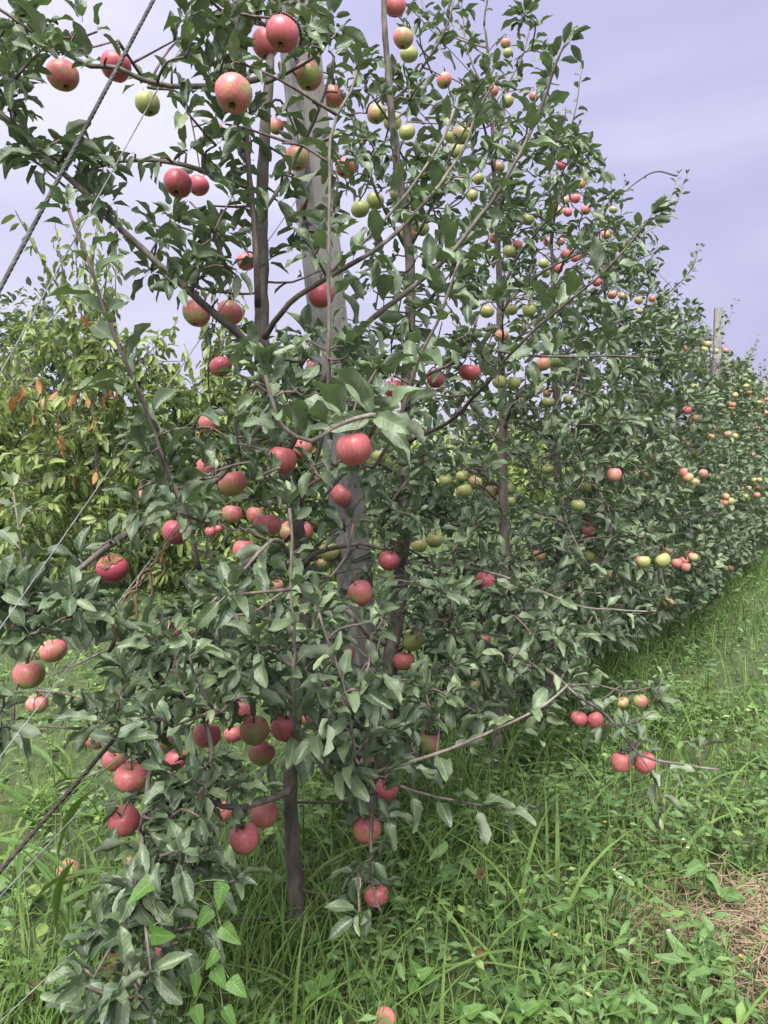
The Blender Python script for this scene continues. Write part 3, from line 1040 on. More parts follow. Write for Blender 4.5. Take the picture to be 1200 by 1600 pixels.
# ------------------------------------------------------------------ apples placed from the photograph
AP = [
 # px, py, diameter px, blush, tree, chance a leaf stays in front, label
 (98, 118, 46, .70, 1, 0, 'dull red apple hanging alone against the sky beside the thick cable'),
 (181, 104, 45, .95, 1, .1, 'crimson apple behind the thick cable with a pale leaf over it'),
 (231, 162, 37, .22, 1, 0, 'olive green apple hanging under the upper left branch'),
 (365, 147, 56, .66, 1, 0, 'large orange red apple high on the nearest tree, beside the trunk'),
 (415, 68, 42, .88, 1, 0, 'dark red apple half behind a pink one near the post top'),
 (441, 54, 50, .90, 1, 0, 'large crimson pink apple of the pair near the post top'),
 (342, 48, 25, .85, 1, .5, 'small dark red apple among the topmost leaves by the frame edge'),
 (482, 119, 44, .55, 1, 0, 'reddish olive apple hanging in front of the concrete post'),
 (519, 151, 35, .68, 1, .2, 'orange pink apple just beside the upper concrete post'),
 (432, 198, 22, .66, 1, .4, 'small orange apple between the upper trunk and the post'),
 (464, 247, 38, .58, 1, .1, 'pink and yellow apple in front of the post above its rust patch'),
 (278, 287, 45, .93, 1, 0, 'dark red apple, front one of the hanging pair at upper left'),
 (310, 290, 33, .93, 1, 0, 'dark red apple, rear one of the hanging pair at upper left'),
 (337, 203, 24, .75, 1, .4, 'small red apple half hidden above the dark red pair'),
 (384, 409, 29, .85, 1, .2, 'red apple against the trunk of the nearest tree'),
 (502, 461, 42, .96, 1, .15, 'crimson apple hanging in front of the post at mid height'),
 (307, 490, 42, .60, 1, 0, 'round orange apple on the long dark limb, left of its neighbour'),
 (359, 489, 39, .68, 1, 0, 'brownish red apple crossed by a thin wire on the dark limb'),
 (345, 573, 36, .95, 1, .5, 'crimson apple half covered by broad leaves below the dark limb'),
 (494, 577, 32, .92, 1, .5, 'red apple half hidden by leaves beside the post'),
 (327, 662, 33, .78, 1, .1, 'pink red apple just above two small hanging orange leaves'),
 (320, 731, 28, .78, 1, .3, 'pink apple half hidden at the left of a big orange one'),
 (363, 756, 44, .64, 1, 0, 'wide orange red apple under the fork of the grey limb'),
 (363, 803, 32, .62, 1, .2, 'orange pink apple under the wide orange red one'),
 (398, 805, 28, .60, 1, .3, 'small orange apple tucked behind leaves in the middle cluster'),
 (441, 719, 46, .84, 1, .1, 'pink red apple with a dark dimple facing out, left of the biggest'),
 (471, 703, 34, .72, 1, .2, 'dull red apple behind the dimpled pink one'),
 (553, 702, 58, .86, 1, .05, 'largest bright pink red apple in the middle of the tree'),
 (533, 774, 35, .84, 1, 0, 'small red apple hanging just below the largest one'),
 (329, 831, 18, .80, 1, .2, 'very small pink apple, larger of a tiny pair'),
 (342, 826, 13, .74, 1, .2, 'tiniest pink apple of the small pair left of the cluster'),
 (418, 820, 42, .80, 1, .15, 'pink apple at the left of the cluster behind the upright shoot'),
 (453, 830, 33, .60, 1, .2, 'orange apple between two pink ones behind the upright shoot'),
 (473, 830, 34, .82, 1, .2, 'pink apple at the right of the cluster behind the upright shoot'),
 (381, 860, 35, .78, 1, .3, 'pink apple with a leaf across it below the middle cluster'),
 (275, 832, 42, .96, 1, .35, 'deep crimson apple shaded under the left limb'),
 (222, 776, 24, .82, 1, .4, 'small pink apple peeping out above the left limb'),
 (515, 862, 34, .12, 1, .2, 'green apple beside the post in the middle of the tree'),
 (504, 880, 19, .45, 1, .2, 'small pink and green apple touching a green one by the post'),
 (563, 927, 40, .72, 1, 0, 'pink orange apple hanging in front of the lower concrete post'),
 (433, 915, 22, .50, 1, .3, 'small two coloured apple beside the upright shoot'),
 (537, 1023, 36, .90, 1, .2, 'crimson apple low in front of the post foot'),
 (268, 984, 32, .84, 1, .3, 'pink apple behind a grey green shoot at lower left'),
 (83, 1017, 44, .64, 1, 0, 'orange red apple under the dark leaf tuft at the left edge'),
 (45, 1054, 49, .50, 1, 0, 'yellow and red apple, lowest of the pair at the left edge'),
 (58, 1100, 34, .64, 1, .5, 'orange apple half hidden behind a dark leaf at the left edge'),
 (152, 1153, 40, .74, 1, .2, 'pink orange apple where the dark cable enters the leaves'),
 (178, 1188, 38, .84, 1, .2, 'pink apple squeezed between the cable and a larger apple'),
 (205, 1215, 54, .74, 1, .1, 'large pale red apple with curled leaves round its base'),
 (195, 1283, 49, .90, 1, 0, 'smooth pink apple hanging lowest in the lower left group'),
 (255, 1155, 42, .68, 1, .4, 'orange pink apple behind dark leaves in the lower left group'),
 (275, 1187, 34, .90, 1, .2, 'crimson apple low behind dark leaves in the lower left group'),
 (323, 1149, 44, .86, 1, 0, 'red apple standing clear at the left of the lower cluster'),
 (365, 1147, 31, .74, 1, .2, 'dull red apple half behind the orange ones of the lower cluster'),
 (398, 1142, 47, .58, 1, 0, 'orange olive apple in the centre of the lower cluster'),
 (408, 1176, 44, .64, 1, 0, 'orange red apple at the bottom of the lower cluster'),
 (381, 1110, 40, .76, 1, .2, 'red orange apple at the top of the lower cluster under leaves'),
 (444, 1138, 45, .84, 1, 0, 'red apple at the right of the lower cluster above the pruned stub'),
 (476, 1118, 34, .64, 1, .4, 'shaded orange apple behind the lower cluster'),
 (413, 1272, 46, .70, 1, 0, 'orange red apple beside the trunk under the pruned branch'),
 (382, 1310, 50, .84, 1, .1, 'pink red apple with a small leaf over it below the pruned branch'),
 (355, 1266, 36, .76, 1, .3, 'pinkish apple behind the two under the pruned branch'),
 (86, 1367, 33, .82, 1, 0, 'pink apple low among the grass at the left, touching an orange one'),
 (107, 1361, 36, .48, 1, 0, 'orange olive apple low among the grass at the left'),
 (175, 1515, 44, .62, 1, .15, 'orange apple behind dark leaves near the bottom edge'),
 (250, 1478, 46, .62, 1, .2, 'orange apple under the bright green vine leaf'),
 (265, 1502, 28, .60, 1, .3, 'small orange apple just behind the one under the vine leaf'),
 (207, 1347, 30, .55, 1, .4, 'orange apple mostly hidden below the smooth pink one'),
 (295, 1412, 28, .66, 1, .4, 'dull apple shaded by leaves above the heart shaped vine leaves'),
 (573, 1296, 44, .70, 1, .1, 'orange red apple on the drooping low branch right of the trunk'),
 (605, 1232, 38, .90, 1, .2, 'crimson apple at the top of the drooping low branch'),
 (588, 1399, 40, .84, 1, 0, 'pink red apple near the end of the drooping low branch'),
 (606, 1437, 31, .66, 1, 0, 'orange pink apple at the very tip of the drooping low branch'),
 (575, 1190, 26, .90, 1, .4, 'dark red apple shaded above the drooping low branch'),
 (671, 1160, 35, .42, 2, .1, 'yellow apple with a pink cheek above the long right shoot'),
 (608, 876, 35, .88, 2, 0, 'dark red apple on the second tree beside the lower post'),
 (645, 1002, 34, .14, 2, 0, 'yellow green apple hanging beside the second trunk'),
 (631, 1033, 34, .72, 2, .1, 'red orange apple just below the yellow green one by the second trunk'),
 (679, 843, 30, .22, 2, 0, 'green apple with a faint blush on the second tree'),
 (655, 852, 25, .38, 2, .2, 'small greenish apple left of the blushed green one'),
 (757, 910, 33, .95, 2, .3, 'crimson apple partly covered by a grey leaf on the second tree'),
 (617, 9, 33, .82, 2, 0, 'purplish red apple at the very top beside the second trunk'),
 (630, 60, 30, .52, 2, 0, 'pink and green apple, upper of the pair beside the second trunk top'),
 (639, 85, 27, .18, 2, 0, 'green apple, lower of the pair beside the second trunk top'),
 (588, 178, 29, .36, 2, 0, 'green apple with a blush at the left of three by the trunk'),
 (613, 191, 27, .12, 2, 0, 'green apple in the middle of three by the trunk'),
 (636, 207, 25, .16, 2, 0, 'green apple at the right of three by the trunk'),
 (722, 211, 30, .40, 2, 0, 'green apple with pink shoulder, biggest of the upper right pair'),
 (706, 213, 24, .14, 2, 0, 'green apple behind the pink shouldered one'),
 (713, 236, 22, .14, 2, .1, 'green apple just below the pink shouldered one'),
 (694, 126, 23, .60, 2, .2, 'pink apple under a large leaf at upper right of the second tree'),
 (563, 327, 28, .06, 2, 0, 'left one of two plain green apples side by side'),
 (586, 314, 27, .08, 2, 0, 'right one of two plain green apples side by side'),
 (540, 263, 31, .74, 2, .3, 'shaded red orange apple behind the vertical shoot'),
 (620, 302, 23, .30, 2, .2, 'olive apple in the shade beside the second trunk'),
 (637, 365, 26, .40, 2, 0, 'yellowish apple with a pink side on the second trunk'),
 (660, 358, 22, .20, 2, .1, 'olive apple next to the yellowish one on the second trunk'),
 (680, 593, 29, .96, 2, .1, 'crimson apple, left one of two in the middle of the second tree'),
 (734, 582, 33, .92, 2, 0, 'crimson apple, right one of two in the middle of the second tree'),
 (615, 608, 31, .94, 2, .3, 'crimson apple half behind a leaf beside the second trunk'),
 (593, 713, 24, .12, 2, 0, 'green apple to the right of the largest pink red one'),
 (905, 1123, 26, .86, 2, .1, 'red apple left of a leaf on the far right low branch'),
 (930, 1126, 29, .88, 2, .1, 'red apple right of a leaf on the far right low branch'),
 (973, 1098, 20, .42, 2, 0, 'small yellow apple with a dark spot on the far right low branch'),
 (1000, 1096, 24, .48, 2, 0, 'yellow and pink apple at the right of the small spotted one'),
 (971, 1191, 33, .76, 2, 0, 'red and yellow apple hanging lowest on the far right branch'),
 (1008, 1192, 34, .84, 2, .2, 'red apple with a pale leaf over it at the far right low branch'),
 (849, 569, 24, .55, 3, 0, 'pink topped green apple on the horizontal twig against the sky'),
 (868, 566, 18, .15, 3, .2, 'green apple just beside the pink topped one on the horizontal twig'),
 (780, 597, 22, .06, 3, 0, 'plain green apple left of a pair on the third trunk'),
 (803, 598, 21, .08, 3, 0, 'plain green apple right of a pair on the third trunk'),
 (697, 752, 20, .05, 3, 0, 'green apple at the left end of the big hanging cluster'),
 (722, 745, 21, .10, 3, 0, 'green apple at the top of the big hanging cluster'),
 (743, 753, 22, .38, 3, 0, 'pinkish green apple at the upper right of the big hanging cluster'),
 (726, 767, 23, .05, 3, 0, 'green apple at the bottom of the big hanging cluster'),
 (768, 768, 21, .46, 3, 0, 'brownish pink apple right of the big hanging cluster'),
 (795, 764, 21, .24, 3, 0, 'upper one of two greenish apples beside the third trunk'),
 (797, 784, 18, .14, 3, 0, 'lower one of two greenish apples beside the third trunk'),
 (761, 487, 23, .22, 3, 0, 'yellow green apple high on the third tree'),
 (799, 484, 19, .06, 3, 0, 'green apple next to a pale one high on the third tree'),
 (827, 485, 22, .08, 3, 0, 'green apple in the sky gap high on the third tree'),
 (783, 525, 22, .52, 3, .2, 'pink orange apple under the high green ones'),
 (779, 262, 19, .55, 3, .1, 'pink apple by the thin trellis wire near the top'),
 (748, 280, 18, .18, 3, .1, 'green apple just below the pink one near the top'),
 (738, 306, 18, .36, 3, .1, 'brownish green apple at the edge of a sky gap near the top'),
 (793, 158, 19, .38, 3, .1, 'green pink apple among leaves of the third treetop'),
 (771, 143, 16, .66, 3, .2, 'small pink apple among leaves of the third treetop'),
 (834, 151, 14, .66, 3, .1, 'small pink apple at the right edge of the third treetop'),
 (790, 68, 15, .58, 3, .1, 'small pink apple highest on the third treetop'),
 (793, 83, 14, .16, 3, .1, 'small green apple just below the highest pink one'),
 (825, 343, 19, .34, 3, 0, 'olive pink apple at the right side of the third tree'),
 (795, 393, 20, .26, 3, 0, 'green apple, large one of a trio on the third tree'),
 (809, 383, 15, .62, 3, .1, 'pink apple in a trio on the third tree'),
 (773, 394, 15, .22, 3, .1, 'small green apple in a trio on the third tree'),
 (772, 372, 15, .60, 3, .1, 'small pink apple above a trio on the third tree'),
 (742, 1070, 19, .28, 3, .3, 'yellowish apple low behind the second tree'),
 (757, 1000, 19, .66, 3, .2, 'pink apple low between the second and third trunks'),
 (903, 790, 23, .14, 4, 0, 'green apple hanging from the vertical twig'),
 (914, 762, 20, .10, 4, 0, 'green apple above another on the vertical twig'),
 (960, 742, 23, .72, 4, 0, 'bright pink apple on the right side of the row'),
 (920, 830, 20, .70, 4, 0, 'pink apple below the vertical twig'),
 (921, 870, 20, .16, 4, 0, 'green apple below the pink one on the fourth tree'),
 (842, 868, 20, .38, 4, .1, 'yellow pink apple low on the fourth tree'),
 (857, 628, 19, .12, 4, 0, 'green apple in front of the fourth trunk'),
 (855, 614, 14, .60, 4, .2, 'pink apple just above the green one on the fourth trunk'),
 (887, 625, 15, .30, 4, .1, 'yellowish apple right of the fourth trunk'),
 (856, 733, 18, .20, 4, 0, 'greenish apple at mid height on the fourth tree'),
 (1005, 878, 23, .40, 4, 0, 'green and pink apple at the left of the low right cluster'),
 (1036, 876, 26, .12, 4, 0, 'big green apple of the low right cluster'),
 (1057, 880, 17, .74, 4, 0, 'pink apple touching the big green one low at right'),
 (1083, 871, 16, .45, 4, 0, 'peach coloured apple at the end of the low right twig'),
 (958, 900, 15, .45, 4, .2, 'yellow pink apple under the low right twig'),
 (967, 949, 15, .45, 4, .1, 'yellow pink apple under the long low shoot at right'),
 (876, 259, 15, .95, 4, 0, 'dark red apple alone at the top of the fourth tree'),
 (908, 287, 15, .50, 4, 0, 'orange apple right of the topmost dark red one'),
 (899, 310, 15, .78, 4, 0, 'pink apple in the upper part of the fourth tree'),
 (883, 313, 14, .45, 4, .1, 'orange green apple in the upper part of the fourth tree'),
 (915, 328, 16, .72, 4, 0, 'pink apple at the right side of the fourth treetop'),
 (887, 332, 14, .85, 4, 0, 'red apple under the pink ones of the fourth treetop'),
 (872, 330, 14, .40, 4, .1, 'greenish apple left of a red one in the fourth treetop'),
 (856, 378, 15, .86, 4, 0, 'red apple left of the trunk high on the fourth tree'),
 (876, 377, 13, .66, 4, .1, 'pink apple by the trunk high on the fourth tree'),
 (885, 398, 18, .76, 4, 0, 'biggest pink red apple of the high group on the fourth tree'),
 (899, 403, 14, .84, 4, 0, 'red apple at the right of the high group on the fourth tree'),
 (872, 419, 16, .84, 4, 0, 'red apple at the bottom of the high group on the fourth tree'),
 (849, 412, 16, .18, 4, 0, 'green apple left of the high group on the fourth tree'),
 (853, 428, 14, .12, 4, 0, 'lowest green apple left of the high group on the fourth tree'),
 (947, 367, 15, .48, 5, 0, 'orange apple under the tall twin shoots'),
 (958, 328, 13, .22, 5, .1, 'greenish apple at the foot of the tall twin shoots'),
 (933, 441, 14, .86, 5, 0, 'red apple by the stake below the tall twin shoots'),
 (956, 461, 14, .58, 5, 0, 'orange apple left of a pair on the fifth tree'),
 (973, 463, 14, .50, 5, 0, 'orange apple right of a pair on the fifth tree'),
 (998, 470, 13, .45, 5, 0, 'brownish apple above another at the right of the fifth tree'),
 (999, 486, 12, .36, 5, 0, 'brownish apple below another at the right of the fifth tree'),
 (1019, 467, 11, .62, 5, 0, 'small orange apple at the right edge of the fifth tree'),
]
ZR = {1: (1.40, 2.75), 2: (1.9, 3.45), 3: (3.0, 4.3), 4: (3.5, 5.1), 5: (4.5, 6.2)}
HANG = {k: [] for k in range(1, 6)}
for (px, py, dd, bl, tr, hid, lab) in AP:
    Z = min(max((0.078 if tr < 3 else 0.067) * F / dd, ZR[tr][0]), ZR[tr][1])
    if tr == 2 and px > 880:
        Z = 2.45
    c = P(px, py, Z)
    r = dd * 0.5 * Z / F
    APPLES.append((px, py, dd * 0.5, Z, hid))
    if abs(px - 176) + abs(py - 889) > 5:
        put_apple(c, r, bl, lab, 'apples hanging on the row of trees', True)
    HANG[tr].append((c, r, Z))

# the rotten apple
Zr = 1.95
c = P(176, 889, Zr)
r = 48 * 0.5 * Zr / F
ro = put_apple(c, r, 1.0, 'deep crimson apple with a rotten brown bird-pecked top by the limb', 'apples hanging on the row of trees', True, (0.55, -0.12))
V, Qd = apple_shape(0)
th = np.linspace(0, 1, 7)
an = np.arange(18) * 2 * math.pi / 18
VV = []
edge = 0.74 + 0.10 * np.sin(an * 3 + 1) + 0.06 * np.sin(an * 7)
for q in th:
    rr = edge * (1 - q)
    z = 1.0 * np.sqrt(1 - (rr / 1.09) ** 2) + 0.03 - 0.40 * np.exp(-(rr / 0.30) ** 2) - 0.05 * (q > 0.15) + 0.035 * rng.normal(size=18) * (0.05 < q < 0.95)
    VV.append(np.stack([rr * np.cos(an), rr * np.sin(an), z], -1))
a = np.arange(7 * 18).reshape(7, 18)
b = np.roll(a, -1, axis=1)
link('rotten_top', mk_mesh('rotten_top', np.vstack(VV), np.stack([a[:-1], b[:-1], b[1:], a[1:]], -1), M['rot']), ro)
APPLES.append((176, 889, 26, Zr, 0))
HANG[1].append((c, r, Zr))

# windfalls in the grass
for (px, py, dd, kind, lab) in ((602, 1590, 22, .8, 'small red windfall apple in the grass at the bottom edge'),
                                (752, 1497, 24, -1, 'brown rotten windfall apple nearest the bottom edge among weeds'),
                                (735, 1268, 20, -1, 'brown windfall apple in the shade behind the low leaves'),
                                (750, 1366, 20, -1, 'brown windfall apple sunk in tall grass right of the drooping branch'),
                                (55, 1545, 18, .7, 'red windfall apple in the grass near the lowest wire')):
    c = G(px, py, 0.06)
    o = put_apple(c, 0.026, max(kind, 0), lab, 'windfall apples', True, (1.1, 0.6))
    if kind < 0:
        o.data = o.data.copy()
        o.data.materials[0] = M['brown_apple']
    APPLES.append((px, py, dd * 0.6, c[1], 0))

# ------------------------------------------------------------------ apple trees of the row
def Pl(*pts):
    return [P(*p) for p in pts]


def hang(t, k):
    for (c, r, Z) in HANG[k]:
        q = c + UP * r * 1.28
        t.reach(q, leaves=(2, 4), size=0.95, wood=0.0026, side=True, away=0.35, hung=True)


# ---- tree 1, nearest
t1 = Tree('apple_tree', ROW0 * np.array([1, 1, 0]), 0.062)
trunk = [ROW0 * np.array([1, 1, 0]) - UP * 0.05, R(462, 1390), R(455, 1300), R(455, 1190), R(466, 1080), R(479, 960), R(470, 860), R(447, 740), R(420, 620), R(411, 540),
         R(409, 420), R(411, 280), R(418, 150), R(424, 20), R(428, -120), R(432, -240)]
t1.wood(trunk, [0.034, 0.025, 0.022, 0.021, 0.021, 0.022, 0.022, 0.022, 0.021, 0.021, 0.018, 0.016, 0.013, 0.010, 0.008, 0.005], 'trunk', sides=12)
Lb = t1.limb
Lb(Pl((410, 548, 2.15), (385, 533, 2.1), (300, 458, 2.0), (220, 385, 1.93), (150, 318, 1.88), (72, 246, 1.85), (0, 178, 1.82), (-60, 130, 1.8)), .0115, .005, gap=.055, size=.85, n=(5, 8))
Lb(Pl((410, 302, 2.1), (340, 277, 2.05), (290, 258, 2.0), (210, 250, 1.98), (150, 262, 1.95), (115, 300, 1.95)), .008, .003, gap=.05, size=.85)
Lb(Pl((412, 120, 2.05), (380, 128, 2.0), (320, 135, 1.95), (268, 136, 1.9), (222, 125, 1.85), (185, 106, 1.83), (140, 103, 1.8), (100, 82, 1.8), (60, 60, 1.78), (-20, 0, 1.75)), .008, .0035, gap=.06, size=.9)
Lb(Pl((416, 40, 2.05), (385, 22, 1.95), (345, 16, 1.9), (320, -10, 1.85)), .006, .003, gap=.05)
Lb(Pl((403, 480, 2.15), (400, 400, 2.1), (390, 280, 2.08), (385, 180, 2.05), (372, 60, 2.0), (365, -60, 2.0)), .009, .005, gap=.06)
Lb(Pl((412, 330, 2.1), (440, 290, 2.1), (470, 230, 2.1), (500, 170, 2.05), (520, 90, 2.0)), .006, .003, gap=.055)
Lb(Pl((416, 130, 2.1), (455, 113, 2.1), (490, 90, 2.05), (510, 60, 2.0)), .005, .003, gap=.05)
# diagonal limbs to the upper right
Lb(Pl((413, 528, 2.15), (440, 490, 2.1), (467, 460, 2.05), (510, 433, 2.02), (570, 400, 2.0), (630, 353, 2.0), (685, 290, 2.0), (722, 235, 2.0), (740, 190, 2.0)), .009, .003, 'shoot', gap=.032, size=1.1, start=.25, tint=.4)
Lb(Pl((510, 433, 2.02), (545, 395, 2.0), (567, 380, 2.0), (610, 330, 1.98), (650, 283, 1.96), (693, 217, 1.95), (712, 170, 1.95)), .005, .003, 'shoot', 'shoot', size=.9)
Lb(Pl((440, 735, 2.2), (480, 640, 2.15), (525, 560, 2.1), (555, 520, 2.08), (633, 457, 2.05), (700, 402, 2.0), (750, 337, 1.98), (800, 260, 1.95), (845, 168, 1.93), (870, 95, 1.9), (884, 62, 1.9)), .010, .003, 'shoot', gap=.030, size=1.30, start=.25, tint=.4)
Lb(Pl((470, 790, 2.1), (500, 700, 1.95), (514, 560, 1.85), (513, 400, 1.8), (517, 213, 1.78), (547, 143, 1.78), (560, 112, 1.78)), .006, .003, 'shoot', 'shoot', gap=.04, size=.95, start=.3)
Lb(Pl((565, 760, 2.1), (610, 690, 2.0), (635, 620, 1.95), (655, 560, 1.9), (690, 485, 1.85), (708, 440, 1.82), (715, 410, 1.8)), .006, .003, 'shoot', 'shoot', size=1.25, start=.3, tint=.45, gap=.027)
# left shoot with large leaves
Lb(Pl((312, 890, 1.75), (290, 810, 1.72), (263, 735, 1.7), (215, 610, 1.66), (160, 470, 1.62), (132, 395, 1.6), (105, 330, 1.6)), .006, .003, 'shoot', 'twig', size=1.22, gap=.03, tint=.4)
# grey limb to the lower left with its fork
Lb(Pl((425, 640, 2.2), (398, 672, 2.1), (375, 708, 2.0), (345, 742, 1.95), (318, 760, 1.92), (265, 795, 1.88), (212, 822, 1.85), (150, 868, 1.8), (90, 917, 1.75), (50, 962, 1.72)), .0105, .006, gap=.085, size=.9)
Lb(Pl((395, 676, 2.05), (360, 685, 2.0), (330, 668, 1.95), (300, 672, 1.9)), .005, .003, gap=.05)
Lb(Pl((50, 962, 1.72), (38, 900, 1.72), (28, 840, 1.7), (22, 770, 1.7)), .004, .002, 'shoot', 'shoot', size=.95, tint=.6, young=.3)
# large near leaves in the middle
Lb(Pl((455, 780, 2.1), (560, 700, 1.75), (590, 650, 1.5), (540, 660, 1.4), (485, 688, 1.34), (440, 668, 1.3), (424, 625, 1.28), (420, 590, 1.27)), .008, .003, 'shoot', 'shoot', gap=.019, size=1.30, start=.40, tint=.5, young=.3)
# middle and lower shoots
Lb(Pl((470, 905, 2.15), (440, 850, 1.95), (415, 850, 1.85), (372, 895, 1.8), (345, 928, 1.75), (310, 965, 1.7)), .007, .003, 'shoot', 'shoot', size=1.0, tint=.45)
Lb(Pl((475, 915, 2.2), (430, 870, 2.05), (385, 880, 1.98), (335, 940, 1.92), (295, 1015, 1.88), (255, 1060, 1.85)), .009, .004, gap=.06)
Lb(Pl((455, 1190, 2.2), (462, 1160, 1.85), (459, 1110, 1.62), (458, 1000, 1.55), (457, 900, 1.52), (455, 840, 1.5), (451, 790, 1.5)), .005, .003, 'shoot', 'shoot', gap=.023, size=1.12, start=.2, tint=.48)
Lb(Pl((466, 1080, 2.2), (520, 1200, 1.9), (553, 1180, 1.7), (545, 1120, 1.62), (530, 1050, 1.56), (512, 1000, 1.53), (500, 960, 1.52)), .005, .0025, 'shoot', 'shoot', gap=.022, size=1.05, start=.4, tint=.55)
Lb(Pl((479, 955, 2.25), (500, 955, 2.2), (530, 945, 2.15), (555, 965, 2.15), (580, 995, 2.2), (602, 1006, 2.3)), .010, .006, None)
Lb(Pl((474, 885, 2.2), (495, 865, 2.15), (530, 855, 2.15), (560, 850, 2.15), (600, 860, 2.2)), .009, .004, gap=.08)
# pruned branch and stub
Lb(Pl((456, 1150, 2.22), (462, 1160, 2.1), (460, 1200, 2.02), (450, 1238, 1.97), (415, 1250, 1.92), (370, 1262, 1.85), (325, 1248, 1.8), (285, 1225, 1.78)), .013, .005, gap=.10, start=.5)
t1.wood(Pl((462, 1165, 2.1), (463, 1150, 2.06), (461, 1138, 2.03)), [.012, .011, .0105], 'pruned_stub', 'shoot')
Lb(Pl((460, 1100, 2.2), (410, 1080, 2.05), (350, 1060, 1.9), (280, 1075, 1.8), (210, 1120, 1.75), (165, 1150, 1.72)), .010, .004, gap=.05, size=.95, n=(5, 8))
Lb(Pl((350, 1060, 1.9), (320, 1110, 1.75), (330, 1180, 1.65), (300, 1300, 1.6), (280, 1400, 1.56), (262, 1480, 1.54)), .007, .003, gap=.05, size=.95)
Lb(Pl((280, 1075, 1.8), (240, 1170, 1.68), (225, 1270, 1.6), (215, 1360, 1.55), (190, 1450, 1.5), (145, 1530, 1.46), (135, 1590, 1.45)), .007, .003, gap=.055, size=1.0)
Lb(Pl((215, 1360, 1.55), (225, 1440, 1.5), (235, 1520, 1.46), (225, 1560, 1.45)), .004, .002, 'shoot', 'shoot', size=1.0)
Lb(Pl((300, 1100, 1.8), (330, 1110, 1.6), (310, 1120, 1.52), (345, 1115, 1.48), (330, 1105, 1.46)), .004, .002, 'shoot', 'shoot', size=1.0, tint=.5)
Lb(Pl((245, 1060, 1.9), (235, 1000, 1.88), (190, 975, 1.85), (145, 968, 1.82)), .006, .003, gap=.07)
Lb(Pl((210, 1120, 1.75), (140, 1138, 1.75), (70, 1136, 1.74), (-10, 1134, 1.72)), .004, .003, gap=.09)
# drooping low branch right of the trunk
Lb(Pl((458, 1120, 2.25), (510, 1090, 2.15), (560, 1110, 2.05), (577, 1200, 2.0), (578, 1300, 1.98), (586, 1400, 1.96), (595, 1425, 1.96)), .008, .003, gap=.05, size=.9)
Lb(Pl((470, 1140, 2.2), (520, 1222, 2.0), (580, 1208, 1.92), (640, 1190, 1.88), (700, 1170, 1.85), (750, 1150, 1.83), (800, 1128, 1.8), (850, 1100, 1.78), (888, 1070, 1.77)), .006, .003, 'shoot', 'shoot', gap=.032, size=1.15, start=.2, tint=.55, young=.5)
Lb(Pl((580, 1208, 1.95), (640, 1235, 1.9), (700, 1250, 1.88), (760, 1258, 1.86), (815, 1268, 1.85)), .004, .002, 'shoot', 'twig', size=1.1, gap=.024)
hang(t1, 1)
t1.fill(px_targets([
    (430, 50, 110, 55, 2.05, .15, 20), (330, 60, 60, 50, 1.95, .15, 7), (345, 215, 70, 60, 2.05, .15, 12), (330, 350, 90, 55, 2.05, .15, 16), (310, 420, 80, 40, 2.1, .15, 10), (480, 300, 50, 120, 2.1, .15, 12),
    (30, 60, 50, 60, 1.8, .1, 8), (10, 170, 30, 60, 1.82, .08, 7), (100, 60, 60, 40, 1.82, .1, 4), (60, 230, 60, 30, 1.88, .1, 6), (190, 250, 70, 25, 1.95, .1, 7),
    (450, 580, 90, 60, 2.0, .2, 22), (540, 600, 80, 60, 1.9, .2, 22), (400, 760, 110, 90, 1.95, .2, 34), (540, 800, 60, 90, 1.95, .15, 18),
    (300, 700, 80, 80, 1.95, .15, 16), (250, 780, 70, 40, 1.9, .12, 10), (60, 950, 80, 45, 1.72, .1, 26), (130, 930, 40, 30, 1.75, .08, 6),
    (400, 980, 120, 90, 1.85, .2, 36), (280, 1040, 100, 60, 1.8, .15, 24), (540, 990, 70, 80, 1.85, .2, 20), (500, 1110, 90, 70, 1.85, .2, 24),
    (260, 1130, 120, 60, 1.7, .12, 30), (360, 1090, 80, 40, 1.75, .12, 14), (330, 1230, 90, 60, 1.7, .12, 22), (240, 1330, 70, 80, 1.6, .1, 22), (330, 1330, 60, 60, 1.7, .1, 10),
    (230, 1450, 90, 70, 1.53, .08, 22), (190, 1545, 90, 50, 1.48, .07, 18), (580, 1180, 60, 60, 1.95, .12, 12), (575, 1270, 55, 60, 1.97, .08, 9), (580, 1390, 40, 40, 1.96, .06, 6),
    (660, 1130, 60, 60, 1.95, .15, 8), (20, 1110, 40, 40, 1.75, .08, 4)]), tint=.34, leaves=(6, 9))
t1_count = t1.finish(300, 36)
tag(t1.root, 'nearest apple tree, laden with red apples, its trunk standing clear in the grass', 'tree', 'apple trees of the row')
print('tree1 leaves', t1_count)


def crown_targets(t0, n, z0, z1, wid=0.6, half=0.62, top=None, px=None):
    """points in the hedge-like crown of one tree of the row"""
    out = []
    while len(out) < n:
        z = z0 + (z1 - z0) * random.random() ** 1.35
        f = (z - z0) / (z1 - z0)
        k = (1 - 0.62 * f ** 1.6) * (0.75 + 0.25 * min(1, f * 5))
        u = random.uniform(-half, half) * (1.05 - 0.35 * f)
        v = random.choice((1, 1, 1, -1)) * wid * k * math.sqrt(random.uniform(0.02, 1))
        out.append(rowp(t0 + u, v, z))
    return out


